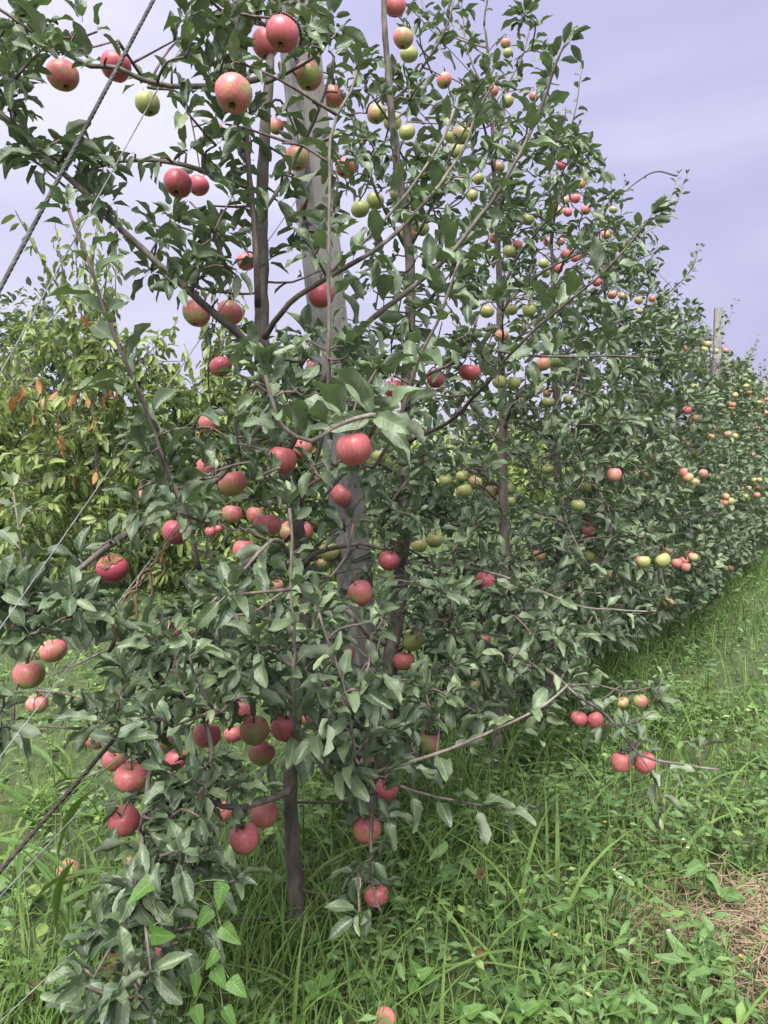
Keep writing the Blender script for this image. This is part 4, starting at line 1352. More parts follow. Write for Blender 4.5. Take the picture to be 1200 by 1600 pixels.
def generic_limbs(t, t0, tr, z0, z1, n, length=0.62):
    for i in range(n):
        z = z0 + (z1 - z0) * (i + random.uniform(0.1, 0.9)) / n
        j = int(np.argmin(np.abs(tr[:, 2] - z)))
        a = tr[j]
        az = random.uniform(0, 6.28)
        f = (z - z0) / (z1 - z0)
        L = length * (1.1 - 0.6 * f) * random.uniform(0.75, 1.2)
        d = RD * math.cos(az) + RN * math.sin(az) * (1.1 if math.sin(az) > 0 else 0.7)
        up = random.uniform(0.1, 0.55) + 0.4 * f
        t.limb([a, a + d * L * 0.35 + UP * up * L * 0.5, a + d * L * 0.75 + UP * up * L * 0.8, a + d * L + UP * L * up * 0.9], 0.009, 0.003, gap=.08, n=(4, 6))


def top_shoots(t, tr, n, h=(0.35, 0.6), spread=0.25, z=None):
    for i in range(n):
        a = tr[-1 - random.randint(0, min(14, len(tr) - 2))]
        d = rng.normal(size=3) * spread
        L = random.uniform(*h)
        e = a + np.array([d[0], d[1], 0]) + UP * L
        t.limb([a, (a * 0.55 + e * 0.45) + np.array([d[0], d[1], 0]) * 0.3, e], 0.005, 0.002, 'shoot', 'shoot', gap=.035, size=.72, tint=.4)


# ---- tree 2
b2 = R(604, 1262)
b2[2] = 0
t2 = Tree('apple_tree', b2, 0.063)
tr2, _ = t2.wood([b2 - UP * .05, R(604, 1180), R(606, 1080), R(612, 1010), R(622, 950), R(630, 860), R(632, 740), R(634, 640), R(641, 520), R(641, 420), R(634, 340), R(620, 250), R(609, 150), R(602, 60), R(598, -20), R(594, -140)],
                 [.036, .032, .030, .030, .029, .027, .025, .024, .022, .02, .018, .016, .014, .011, .009, .005], 'trunk', sides=10)
Lb = t2.limb
Lb(Pl((634, 640, 2.9), (660, 590, 2.8), (700, 570, 2.75), (735, 545, 2.7), (790, 550, 2.65), (860, 556, 2.6), (960, 557, 2.55), (1030, 558, 2.5)), .008, .0025, 'shoot', 'twig', size=1.0, gap=.05, start=.4)
Lb(Pl((640, 690, 2.9), (700, 660, 2.7), (760, 600, 2.5), (800, 550, 2.4), (857, 497, 2.3), (933, 433, 2.2), (987, 380, 2.15), (1014, 340, 2.12)), .008, .0025, 'shoot', 'twig', size=1.4, gap=.034, start=.35, tint=.4)
Lb(Pl((616, 990, 2.9), (680, 960, 2.7), (740, 990, 2.55), (800, 1035, 2.45), (850, 1045, 2.4), (900, 1085, 2.38), (950, 1120, 2.36), (1000, 1180, 2.35), (1060, 1195, 2.33), (1125, 1202, 2.32)), .010, .003, gap=.10, start=.5, tint=.5, n=(3, 5))
Lb(Pl((960, 1130, 2.36), (1000, 1125, 2.34), (1025, 1090, 2.32), (1035, 1060, 2.3)), .004, .002, 'shoot', 'twig', size=.8, tint=.6, gap=.035)
Lb(Pl((880, 1070, 2.39), (930, 1070, 2.36), (975, 1080, 2.34), (1010, 1075, 2.33)), .004, .002, 'shoot', 'twig', size=.8, tint=.45, gap=.04)
Lb(Pl((1000, 1180, 2.35), (1025, 1220, 2.33), (1035, 1255, 2.32), (1032, 1275, 2.32)), .003, .0015, 'shoot', 'twig', size=.85, tint=.8, gap=.03)
Lb(Pl((628, 880, 2.95), (680, 880, 2.8), (740, 890, 2.7), (800, 905, 2.65), (900, 945, 2.6), (960, 953, 2.58), (1025, 957, 2.55)), .007, .0025, 'shoot', 'shoot', size=.9, gap=.036, start=.3, tint=.5)
Lb(Pl((632, 740, 2.95), (660, 720, 2.85), (700, 715, 2.8), (740, 740, 2.75)), .008, .004, gap=.06)
Lb(Pl((628, 750, 2.95), (610, 735, 2.85), (590, 725, 2.8), (560, 735, 2.7)), .008, .004, gap=.06)
Lb(Pl((636, 400, 3.0), (665, 340, 2.9), (700, 250, 2.85), (735, 190, 2.8), (780, 120, 2.8)), .007, .003, gap=.06)
Lb(Pl((612, 160, 2.95), (650, 120, 2.9), (690, 60, 2.85), (710, 0, 2.85)), .006, .003, gap=.07)
Lb(Pl((636, 390, 3.0), (600, 330, 2.9), (570, 250, 2.85), (550, 180, 2.8)), .007, .003, gap=.06)
Lb(Pl((615, 200, 3.0), (580, 150, 2.9), (555, 110, 2.9)), .005, .003, gap=.06)
Lb(Pl((640, 500, 3.0), (690, 450, 2.9), (740, 430, 2.8), (790, 400, 2.8)), .007, .003, gap=.06)
Lb(Pl((606, 1080, 2.9), (640, 1100, 2.8), (700, 1130, 2.7), (735, 1110, 2.6)), .008, .003, gap=.06)
hang(t2, 2)
t2.fill(px_targets([
    (600, 120, 60, 110, 2.85, .15, 20), (690, 160, 60, 90, 2.85, .15, 14), (600, 280, 70, 80, 2.9, .2, 28), (700, 330, 80, 80, 2.8, .2, 26), (660, 450, 90, 70, 2.8, .2, 24), (590, 560, 80, 60, 2.8, .2, 26),
    (700, 590, 80, 60, 2.75, .2, 28), (600, 740, 90, 90, 2.7, .2, 36), (700, 800, 90, 90, 2.65, .2, 44), (650, 930, 110, 80, 2.6, .2, 44), (740, 980, 90, 70, 2.55, .2, 34), (680, 1070, 110, 60, 2.5, .2, 34),
    (620, 1150, 60, 50, 2.6, .15, 10), (800, 930, 60, 60, 2.6, .15, 16), (830, 1000, 60, 50, 2.5, .12, 14), (780, 520, 60, 60, 2.6, .2, 10), (980, 1110, 60, 40, 2.35, .06, 8)]), tint=.36, leaves=(5, 9))
print('tree2 leaves', t2.finish(300, 24))
tag(t2.root, 'second apple tree, its grey trunk just behind the concrete post', 'tree', 'apple trees of the row')


def row_tree(i, tt, pts, z1, nl, nf, label, leafsize=.074, size=1.0, apples=0, shoots=4, nobj=0, shapes=LO, half=.62, wid=.6, z0=.45, hi=1e9, cull=True, sh=(.35, .6)):
    b = rowp(tt) * np.array([1, 1, 0])
    t = Tree('apple_tree', b, leafsize)
    if pts is None:
        x = [b - UP * .05]
        for z in np.linspace(.4, z1 * 1.03, 7):
            x.append(rowp(tt + random.gauss(0, .04), random.gauss(0, .05), z))
        pts = x
    tr, _ = t.wood(pts, [.034, .03, .026, .022, .016, .010, .005], 'trunk', sides=8)
    generic_limbs(t, tt, tr, z0 + .1, z1 * .9, nl)
    top_shoots(t, tr, shoots, sh)
    if i in HANG:
        hang(t, i)
    T = crown_targets(tt, nf, z0, z1, wid, half)
    t.fill(T, tint=.42, leaves=(6, 9), size=size)
    hung = []
    front = [q for q in T if rown(q)[1] > -0.1]
    for _ in range(apples):
        if _ % 3 == 0:
            q0 = random.choice(front)
        q = q0 + rng.normal(size=3) * 0.05 if _ % 3 else q0
        r = random.uniform(.030, .038)
        c = q - UP * r * 1.3 + RN * random.uniform(0, .06)
        hung.append((c, r))
        x, y, w = proj(c)
        APPLES.append((float(x), float(y), float(r * F / w), float(w), 0.25))
    n = t.finish(nobj, hi, shapes, cull)
    tag(t.root, label, 'tree', 'apple trees of the row')
    return hung, n


b3 = rowp(1.63) * np.array([1, 1, 0])
h3, n3 = row_tree(3, 1.63, [b3 - UP * .05, R(786, 1080), R(791, 930), R(787, 800), R(785, 620), R(780, 450), R(773, 280), R(765, 130), R(758, 40)], 3.45, 15, 250,
                  'third apple tree, carrying the big cluster of hanging green apples', nobj=300, shoots=7, hi=22)
b4 = rowp(2.42) * np.array([1, 1, 0])
h4, n4 = row_tree(4, 2.42, [b4 - UP * .05, R(873, 900), R(870, 700), R(866, 560), R(863, 430), R(861, 320), R(856, 240)], 3.15, 14, 310,
                  'fourth apple tree, with small red apples high against the sky', nobj=300, shoots=3)
h5, n5 = row_tree(5, 3.52, None, 3.0, 13, 310, 'fifth apple tree, topped by tall twin shoots', nobj=200, shoots=5, apples=14)
print('3,4,5', n3, n4, n5)
HUNG = {5: h5}
ORD = {6: 'sixth', 7: 'seventh', 8: 'eighth', 9: 'ninth'}
TT = [4.6, 5.65, 6.7, 7.75]
for i, tt in zip((6, 7, 8, 9), TT):
    HUNG[i], n = row_tree(i, tt, None, random.uniform(2.70, 2.9), 10, 300, ORD[i] + ' apple tree of the row, counted from the leaning post', nobj=0, shoots=5, apples=(16, 14, 12, 12)[i - 6], shapes=FAR, size=.9, wid=.74, z0=.28, sh=(.25, .5))
WORDS = {5: 'fifth', **ORD}
for i, hs in HUNG.items():
    for (c, r) in hs:
        put_apple(c, r, random.choice((.15, .3, .4, .5, .6, .75)), 'small apple scattered among the leaves of the %s tree of the row' % WORDS[i], 'small apples on the %s tree' % WORDS[i], False)

# ---- farther trees: three full trees, then copies of them
protos = []
tt = 8.85
far_apples = MB()
av, aq = apple_shape(3, 10, 6)
k = 0
FARLAB = 'one of the distant apple trees merging into the far row'
while tt < 55:
    loc = rowp(tt, random.gauss(0, .05)) * np.array([1, 1, 0])
    if k < 3:
        t = Tree('apple_tree', loc, .085)
        x = [loc - UP * .05] + [loc + UP * z + RN * random.gauss(0, .04) for z in np.linspace(.4, 2.85, 6)]
        tr, _ = t.wood(x, [.034, .026, .016, .006], 'trunk', sides=6)
        generic_limbs(t, tt, tr, .5, 2.45, 8)
        top_shoots(t, tr, 5)
        t.fill(crown_targets(tt, 300, .25, 2.8, .78, .62), tint=.5, leaves=(5, 8), sides=3, side=False)
        t.finish(0, shapes=FAR, cull=False)
        tag(t.root, FARLAB, 'tree', 'distant apple trees of the row')
        protos.append(t.root)
    else:
        src = protos[k % 3]
        o = src.copy()
        COL.objects.link(o)
        o.location = [float(v) for v in loc]
        o.rotation_euler = (0, 0, random.choice((0, math.pi)) + random.gauss(0, .15))
        s = random.uniform(.92, 1.12)
        o.scale = (s, s, s)
        for ch in src.children:
            c = ch.copy()
            COL.objects.link(c)
            c.parent = o
    for _ in range(14 if tt < 25 else 3):
        z = random.uniform(.4, 2.5)
        c = rowp(tt + random.uniform(-.6, .6), random.uniform(.35, .75) * (1 - .15 * z), z)
        if k < 4 and _ < 9:
            put_apple(c, .034, random.choice((.2, .4, .6, .75)), 'tiny apple far along the row, close beyond the upright pale post', 'tiny apples far along the row', False)
        else:
            rr = .036
            far_apples.add(c + av * rr, aq)
    k += 1
    tt += random.uniform(1.15, 1.35)
m2 = M['apple'].copy()
fo = link('distant_apples', far_apples.mesh('distant_apples', M['apple']), kind='stuff')
fo['blush'] = 0.62
tag(fo, 'tiny apples on the most distant trees of the row', 'apples')

# short wooden stake in the row
b = G(948, 985)
b[2] = 0
mb = MB()
mb.tube([b - UP * .05, b + UP * .5, b + UP * 1.9 + RD * .02], [.026, .025, .022], 8, .03)
o = link('wooden_stake', mb.mesh('wooden_stake', M['shoot'], b))
o.location = b
tag(o, 'plain wooden stake standing in the row above the tall grass', 'stake')
# ------------------------------------------------------------------ trees on the left behind the row
def cherry(base, h, seed, nshoot, spread, label, lsize=.145, tint=.5):
    random.seed(seed)
    base = np.array([base[0], base[1], 0.0])
    t = Tree('fruit_tree', base, lsize)
    tr, _ = t.wood([base - UP * .05, base + UP * .5, base + UP * 1.1 + np.array([.05, .02, 0]), base + UP * (h * .6)], [.06, .05, .035, .02], 'trunk', sides=8)
    for i in range(nshoot):
        z = random.uniform(.25, h * .58)
        j = int(np.argmin(np.abs(tr[:, 2] - z)))
        a = tr[j]
        az = random.uniform(0, 6.28)
        d = np.array([math.cos(az), math.sin(az), 0])
        L = spread * random.uniform(.5, 1.1)
        rise = random.choice((.2, .35, .7, 1.5))
        e = a + d * L + UP * min(L * rise, h - a[2])
        t.limb([a, a + (e - a) * .4 + UP * .18 * L, e], .012, .004, None)
    for i in range(nshoot // 2):
        a = tr[-1 - random.randint(0, len(tr) // 2)]
        e = a + np.array([random.gauss(0, .35), random.gauss(0, .3), 0]) + UP * random.uniform(.6, 1.0) * (h - a[2])
        t.limb([a, (a + e) / 2 + rng.normal(size=3) * .05, e], .010, .003, None)
    for p in list(t.nodes[1:]):
        q = .12
        T = nrm(np.gradient(p, axis=0))
        n = int(len(p) * .03 / .042)
        for k in range(n):
            i = int((.15 + .85 * k / n) * (len(p) - 1))
            a = random.uniform(0, 6.28)
            side = nrm(np.cross(T[i], UP + .01)) * random.choice((-1, 1))
            d = nrm(side * random.uniform(.3, .9) + T[i] * .35 + UP * random.uniform(-1.3, -.1) + rng.normal(size=3) * .25)
            sz = lsize * random.uniform(.7, 1.1)
            t.leaf(p[i] + d * sz * .25, d, sz, min(1, max(0, random.gauss(tint, .2))))
    T = []
    for i in range(330):
        z = random.uniform(.15, h * .66)
        az = random.uniform(0, 6.28)
        r = spread * (1 - .5 * (z / h)) * math.sqrt(random.random()) * .95
        T.append(base + np.array([math.cos(az) * r, math.sin(az) * r * .8, z]))
    t.fill(T, leaves=(4, 7), tint=tint, sides=4)
    for i, l in enumerate(t.L):
        b, d, ro, s_, ti = l[:5]
        t.L[i] = (b, nrm(d + UP * -.5), ro, s_, ti, None, False)
    t.finish(0, shapes=CHL, cull=False, leafmat='cherry')
    tag(t.root, label, 'tree', 'pale green trees behind the row')
    return t


c1 = cherry(G(150, 925), 4.4, 21, 22, 1.3, 'pale green tree with orange leaves, behind the wires on the left', tint=.5)
c2 = cherry(G(330, 920), 3.6, 22, 20, 1.2, 'pale green tree right of the one with orange leaves', tint=.42)
c3 = cherry(G(-20, 905), 3.2, 23, 20, 1.4, 'pale green tree at the left edge beside the tree with orange leaves', tint=.5)
c4 = cherry(G(470, 900), 3.2, 24, 16, 1.2, 'pale green tree mostly hidden behind the concrete post', tint=.45)
random.seed(99)
# orange leaves hang in front of the first of them
OM = [mk_mesh('orange_leaf', V, Qd, M['orange'], np.where(np.arange(3) == 2, random.random(), A)) for V, Qd, A in CHL]
ORG = [(20, 628), (34, 612), (50, 655), (66, 628), (72, 634), (90, 620), (118, 624), (133, 627), (93, 690), (98, 705), (88, 698), (148, 660), (170, 608), (182, 615), (126, 500), (146, 665), (150, 745),
       (115, 755), (315, 682), (331, 684), (314, 696), (165, 625), (60, 600), (86, 662), (250, 870)]
Zc = c1.base[1] - 1.15
for (px, py) in ORG:
    p = P(px, py - 8, Zc + random.uniform(-.1, .15))
    D, S, Nn = frames(np.array([[random.gauss(0, .3), random.gauss(0, .3), -1.0]]), np.array([random.uniform(0, 6.28)]))
    sz = random.uniform(.12, .16)
    m = Matrix.Identity(4)
    for r_ in range(3):
        m[r_][0], m[r_][1], m[r_][2] = (float(v) * sz for v in (D[0][r_], S[0][r_], Nn[0][r_]))
        m[r_][3] = float(p[r_] - c1.base[r_])
    o = link('orange_leaf', random.choice(OM), c1.root)
    o.matrix_basis = m
    a, _d = c1.nearest(p)
    # twig that carries it
    mb = MB()
    mb.tube(smoothpath([a, (a + p) / 2 + UP * .05, p - D[0] * sz * .26], .06), .003, 4)
    link('twig', mb.mesh('twig', M['twig'], c1.base), c1.root)


# ------------------------------------------------------------------ far trees beyond the field
def far_tree(loc, h, w, label, leaf=.16, n=2600, mat='far', tint=.3, group=None):
    loc = np.asarray(loc, float)
    root = empty('background_tree', loc)
    mb = MB()
    mb.tube(smoothpath([loc * 0 - UP * .1, UP * h * .35, UP * h * .75 + np.array([.1, 0, 0])], .3), np.linspace(.09, .03, len(smoothpath([loc * 0 - UP * .1, UP * h * .35, UP * h * .75 + np.array([.1, 0, 0])], .3))) * h / 3, 7)
    for i in range(7):
        a = UP * h * random.uniform(.25, .65)
        az = random.uniform(0, 6.28)
        e = np.array([math.cos(az) * w * .4, math.sin(az) * w * .4, a[2] + h * .2])
        mb.tube(np.array([a, (a + e) / 2 + UP * .05, e]), [.03 * h / 3, .02 * h / 3, .01], 5)
    link('trunk', mb.mesh('trunk', M['bark']), root)
    cl = []
    for i in range(26):
        a, r, z = random.uniform(0, 6.28), math.sqrt(random.random()) * w * .42, random.uniform(.12, .92) * h
        k = math.sqrt(max(.08, 1 - ((z / h - .5) / .55) ** 2))
        cl.append((math.cos(a) * r * k, math.sin(a) * r * k, z, random.uniform(.10, .2) * w))
    cl = np.array(cl)
    pick = rng.integers(0, len(cl), n)
    d = nrm(rng.normal(size=(n, 3)))
    b = cl[pick, :3] + d * (cl[pick, 3] * rng.uniform(.5, 1.05, n))[:, None] * np.array([1, 1, .8])
    dd = nrm(d + rng.normal(size=(n, 3)) * .6 + np.array([0, 0, -.3]))
    mb = MB()
    leaf_cloud(mb, FAR, b, dd, rng.normal(size=n) * .6, leaf * rng.uniform(.7, 1.2, n), np.clip(rng.normal(tint, .18, n), 0, 1))
    link('crown', mb.mesh('crown', M[mat], None, True), root, 'stuff')
    tag(root, label, 'tree', group)
    return root


def gp(px, Y):
    return P(px, 715, Y) * np.array([1, 1, 0])


far_tree(gp(20, 20), 5.6, 6.0, 'dark tree far behind at the left edge, against the sky', .22, 3600, 'far', .25)
far_tree(gp(-130, 17), 5.0, 5.0, 'dark tree beyond the left edge of the field', .22, 3000, 'far', .25)
FT = [(120, 24, 3.0, 4.5, .3), (240, 26, 3.2, 4.5, .5), (350, 24, 2.9, 4.2, .5), (440, 25, 2.8, 4, .6), (520, 22, 2.7, 3.6, .7), (590, 24, 2.7, 3.8, .6), (660, 21, 2.6, 3.2, .8),
      (720, 24, 2.7, 3.6, .7), (790, 22, 2.6, 3.4, .75), (850, 25, 2.8, 3.8, .6), (920, 24, 2.7, 3.8, .6), (990, 28, 2.8, 4.2, .5), (1070, 30, 2.8, 4.4, .5)]
for px, Y, h, w, ti in FT:
    far_tree(gp(px, Y), h * random.uniform(.95, 1.08), w, 'low yellow green tree far across the field, seen through the row', .19, 1700, 'cherry', ti, 'low trees across the field')

# ------------------------------------------------------------------ ground cover
def in_straw(x, y):
    """the worn strip of dry cut grass at the lower right"""
    e = 0.95 + 0.07 * np.sin(y * 7.1) + 0.05 * np.sin(y * 17 + x * 9) + np.maximum(0, y - 2.3) * 1.1 + np.maximum(0, y - 2.62) * 5
    return x > e


def blades(n, xs, ys, h, w, bend, tint, mat, name, nseg=4, lay=0.0):
    az = rng.uniform(0, 2 * math.pi, n)
    fa = az + rng.normal(size=n) * .5 + math.pi / 2
    dx, dy = np.cos(az), np.sin(az)
    wx, wy = np.cos(fa), np.sin(fa)
    s = np.linspace(0, 1, nseg + 1)[None]
    bz = bend[:, None]
    hor = h[:, None] * (bz * s ** 2 * .9 + .12 * s)
    ver = h[:, None] * (s - bz * .62 * s ** 2.2)
    z0 = ground_z(xs, ys) - .01
    cx = xs[:, None] + dx[:, None] * hor
    cy = ys[:, None] + dy[:, None] * hor
    cz = z0[:, None] + ver
    ww = w[:, None] * (1 - s ** 2.2 * .97) * .5
    Lf = np.stack([cx - wx[:, None] * ww, cy - wy[:, None] * ww, cz], -1)
    Rt = np.stack([cx + wx[:, None] * ww, cy + wy[:, None] * ww, cz + .15 * ww], -1)
    V = np.stack([Lf, Rt], 2).reshape(n, -1, 3)
    k = np.arange(nseg) * 2
    q = np.stack([k, k + 1, k + 3, k + 2], -1)
    Qd = q[None] + (np.arange(n) * (nseg + 1) * 2)[:, None, None]
    A = np.zeros((n, (nseg + 1) * 2, 3))
    A[..., 2] = tint[:, None]
    return V, Qd, A


def field(n, rmin, rmax, power, amax=42):
    """points on the ground, thinning out with distance"""
    a = np.radians(rng.uniform(-amax, amax, n))
    u = rng.uniform(size=n)
    r = (rmin ** power + u * (rmax ** power - rmin ** power)) ** (1 / power)
    return r * np.sin(a), r * np.cos(a)


def clumpy(x, y, f=3.0):
    return .5 + .5 * np.sin(x * f + 1.3 * np.sin(y * f * .8)) * np.cos(y * f * 1.1 + np.sin(x * f * .6))


mb = MB()
# tall lush grass under the row
n = 15000
tt_ = rng.uniform(0, 1, n) ** 1.7 * 22 - 1.6
vv = rng.normal(size=n) * .42
x = ROW0[0] + RD[0] * tt_ + RN[0] * vv
y = ROW0[1] + RD[1] * tt_ + RN[1] * vv
ok = (y > .7) & (clumpy(x, y, 4) > rng.uniform(0, .75, n))
x, y = x[ok], y[ok]
n = len(x)
mb.add(*blades(n, x, y, rng.uniform(.14, .42, n), rng.uniform(.004, .010, n), np.clip(rng.normal(.55, .28, n), .05, 1.3), np.clip(rng.normal(.22, .2, n), 0, .85), None, None, 5))
# alley on the right and the field on the left
x, y = field(88000, 1.1, 30, .95, 46)
u_, v_ = rown(np.stack([x, y, x * 0], -1))
left = v_ < -.6
keep = np.where(in_straw(x, y) & (y < 4.2) & (v_ > 0), rng.uniform(size=len(x)) < .34, True)
keep &= clumpy(x, y, 2.2) > rng.uniform(-.7, .75, len(x))
x, y, left, v_ = x[keep], y[keep], left[keep], v_[keep]
n = len(x)
far = np.clip(np.hypot(x, y) / 8, .8, 3.2)
hh = np.where(left, rng.uniform(.06, .20, n), rng.uniform(.08, .32, n))
mb.add(*blades(n, x, y, hh, rng.uniform(.0032, .007, n) * far, np.clip(rng.normal(.6, .3, n), .05, 1.3),
               np.clip(np.where(left, rng.normal(.62, .2, n), rng.normal(.38, .24, n)), 0, .97), None, None, 3))
# long single arching blades near the viewer
x, y = field(260, 1.6, 4.5, 1.5, 34)
ok = ~in_straw(x, y)
x, y = x[ok], y[ok]
n = len(x)
mb.add(*blades(n, x, y, rng.uniform(.30, .62, n), rng.uniform(.009, .017, n), np.clip(rng.normal(1.0, .25, n), .5, 1.45), np.clip(rng.normal(.42, .15, n), 0, .8), None, None, 7))
g = link('grass', mb.mesh('grass', M['grass'], None, True), kind='stuff')
tag(g, 'green grass covering the orchard floor, taller under the row', 'grass')

# broad-leaved weeds
mb, st = MB(), MB()


def weeds(n, x, y, h, leafsz, k, tint, shapes):
    z0 = ground_z(x, y)
    lean = rng.normal(size=(n, 2)) * .35
    B, Dd, S_, T_ = [], [], [], []
    leafsz = leafsz * np.exp(rng.normal(size=n) * .28)
    for j in range(k):
        f = (j + 1) / k
        p = np.stack([x + lean[:, 0] * h * f, y + lean[:, 1] * h * f, z0 + h * f * .9], -1)
        a = rng.uniform(0, 6.28, n)
        d = np.stack([np.cos(a), np.sin(a), rng.uniform(-.15, .75, n)], -1)
        B.append(p)
        Dd.append(nrm(d))
        S_.append(leafsz * rng.uniform(.6, 1.15, n) * (1.05 - .35 * f))
        T_.append(np.clip(tint + rng.normal(size=n) * .12 + .15 * f, 0, 1))
    leaf_cloud(mb, shapes, np.vstack(B), np.vstack(Dd), rng.normal(size=n * k) * .35, np.concatenate(S_), np.concatenate(T_))
    # stems as thin four-sided strips
    w = .0016
    top = np.stack([x + lean[:, 0] * h, y + lean[:, 1] * h, z0 + h * .9], -1)
    bot = np.stack([x, y, z0 - .01], -1)
    V = np.stack([bot - [w, 0, 0], bot + [w, 0, 0], top + [w * .6, 0, 0], top - [w * .6, 0, 0]], 1)
    V2 = np.stack([bot - [0, w, 0], bot + [0, w, 0], top + [0, w * .6, 0], top - [0, w * .6, 0]], 1)
    q = np.arange(n * 4).reshape(n, 4)
    st.add(V, q)
    st.add(V2, q)


def scatter(n, rmin, rmax, power, side, amax=40):
    x, y = field(n, rmin, rmax, power, amax)
    u, v = rown(np.stack([x, y, x * 0], -1))
    if side == 'left':
        ok = v < -.35
    elif side == 'right':
        ok = (v > .1) & ~(in_straw(x, y) & (y < 4.2))
    else:
        ok = np.abs(v) < .7
    ok &= clumpy(x, y, 3.1) > rng.uniform(-.2, .8, len(x))
    return x[ok], y[ok]


x, y = scatter(9000, 1.3, 18, 1.05, 'right')
n = len(x)
weeds(n, x, y, rng.uniform(.06, .24, n), .058, 7, rng.uniform(.25, .6, n), LANCE)
x, y = scatter(2200, 1.3, 5, 1.3, 'right')
n = len(x)
weeds(n, x, y, rng.uniform(.05, .20, n), .045, 6, rng.uniform(.35, .75, n), OVAL)
x, y = scatter(6500, 1.4, 15, 1.1, 'left')
n = len(x)
weeds(n, x, y, rng.uniform(.04, .16, n), .058, 4, rng.uniform(.45, .85, n), FAR)
x, y = scatter(3200, 1.3, 12, 1.1, 'row')
n = len(x)
weeds(n, x, y, rng.uniform(.08, .28, n), .065, 7, rng.uniform(.15, .5, n), LANCE)
x, y = scatter(900, 1.6, 5, 1.5, 'right')
n = len(x)
weeds(n, x, y, rng.uniform(.12, .30, n), .080, 6, rng.uniform(.3, .6, n), BROAD)
x, y = scatter(5500, 1.3, 16, .95, 'right')
n = len(x)
weeds(n, x, y, rng.uniform(.02, .09, n), .050, 3, rng.uniform(.2, .7, n), FAR)
w = link('weeds', mb.mesh('weeds', M['weed'], None, True), kind='stuff')
tag(w, 'low broad-leaved weeds growing through the grass', 'weeds')
w = link('weed_stems', st.mesh('weed_stems', M['stem_green']), kind='stuff')
tag(w, 'thin green stems of the low weeds', 'weeds')

# dry cut grass
n = 30000
x, y = rng.uniform(.5, 2.2, n), rng.uniform(1.2, 3.3, n)
ok = (in_straw(x + rng.normal(size=n) * .17, y) & (clumpy(x, y, 6) > rng.uniform(-.4, .7, n))) | (rng.uniform(size=n) < .05)
x, y = x[ok], y[ok]
n = len(x)
az = rng.uniform(0, 6.28, n)
L = rng.uniform(.04, .17, n)
w_ = rng.uniform(.0006, .0016, n)
z = ground_z(x, y) + rng.uniform(.008, .055, n)
dx, dy, dz = np.cos(az) * L, np.sin(az) * L, rng.normal(size=n) * .018
bow = rng.normal(size=n) * .014
V = []
for f in (0, .5, 1):
    c = np.stack([x + dx * f - np.sin(az) * bow * (f == .5), y + dy * f + np.cos(az) * bow * (f == .5), np.maximum(z + dz * f, ground_z(x + dx * f, y + dy * f) + .004)], -1)
    o_ = np.stack([-np.sin(az) * w_, np.cos(az) * w_, w_ * .5], -1)
    V += [c - o_, c + o_]
V = np.stack(V, 1)
q = np.array([(0, 1, 3, 2), (2, 3, 5, 4)])
A = np.zeros((n, 6, 3))
A[..., 2] = rng.uniform(0, .8, n)[:, None]
s_ = link('straw', mk_mesh('straw', V, q[None] + (np.arange(n) * 6)[:, None, None], M['straw'], A), kind='stuff')
tag(s_, 'pinkish dry cut grass lying on the worn strip at the lower right', 'straw')

# ------------------------------------------------------------------ plants one can pick out
VINE = [leaf_shape(7, 4, 200 + k, width=.42, curl=.18, fold=.2, heart=1.0, petiole=.3, wave=.03) for k in range(3)]


def vine(name, nodes, lsize, label, mat='vine', shapes=VINE, tint=.5):
    base = np.array([nodes[0][0], nodes[0][1], 0.0])
    root = empty(name, base)
    p = smoothpath(nodes, .02, .002)
    mb = MB()
    mb.tube(p, np.linspace(.0028, .0014, len(p)), 5)
    link('stem', mb.mesh('stem', M['stem_green'], base), root)
    return root, p, base


def single_leaf(root, base, p, d, size, shape, mat, roll=0, tint=.5, name='leaf', upv=UP):
    V, Qd, A = shape
    A2 = A.copy()
    A2[:, 2] = tint
    D, S, Nn = frames(np.array([d], float), np.array([float(roll)]), upv)
    X = p + size * (V[:, 0:1] * D + V[:, 1:2] * S + V[:, 2:3] * Nn) - base
    return link(name, mk_mesh(name, X, Qd, M[mat], A2), root)


# bindweed climbing the low branch
vn = [G(345, 1560), P(342, 1540, 1.62), P(336, 1470, 1.58), P(330, 1400, 1.55), P(300, 1380, 1.52), P(255, 1440, 1.42), P(235, 1400, 1.42), P(228, 1375, 1.42)]
root, p, base = vine('bindweed_vine', vn, .07, '')
APX = []
for (px, py, Z, sx, sy, sz) in ((343, 1400, 1.50, .5, -.7, .062), (318, 1435, 1.50, -.4, -.7, .055), (360, 1462, 1.52, .8, -.5, .064), (252, 1463, 1.38, .9, .05, .070), (218, 1392, 1.40, -.8, -.3, .075), (345, 1530, 1.55, .4, -.8, .06),
                                (305, 1540, 1.55, -.3, -.8, .055), (372, 1545, 1.54, .7, -.7, .06), (310, 1590, 1.5, .2, -.8, .055), (360, 1590, 1.5, .6, -.7, .055), (330, 1500, 1.54, -.6, -.6, .05)):
    Z = min(Z, 1.47)
    sz *= .68
    sx += random.gauss(0, .35)
    q = P(px, py, Z)
    APX.append((px, py, sz * .3 * F / Z, Z))
    d = np.array([sx, -.35, sy])
    single_leaf(root, base, q - nrm(d) * sz * .4, d, sz, random.choice(VINE), 'vine', random.gauss(0, .3), random.uniform(.1, .7), 'leaf', np.array([.1, -.8, .7]))
    k = p[int(np.argmin(((p - q) ** 2).sum(1)))]
    mb = MB()
    e = q - nrm(d) * sz * .68
    mb.tube(smoothpath([k, (k + e) / 2 + UP * .008, e], .015), .0012, 4)
    link('leaf_stalk', mb.mesh('leaf_stalk', M['stem_green'], base), root)
tag(root, 'bindweed with bright heart shaped leaves climbing the lowest dark branch', 'vine')

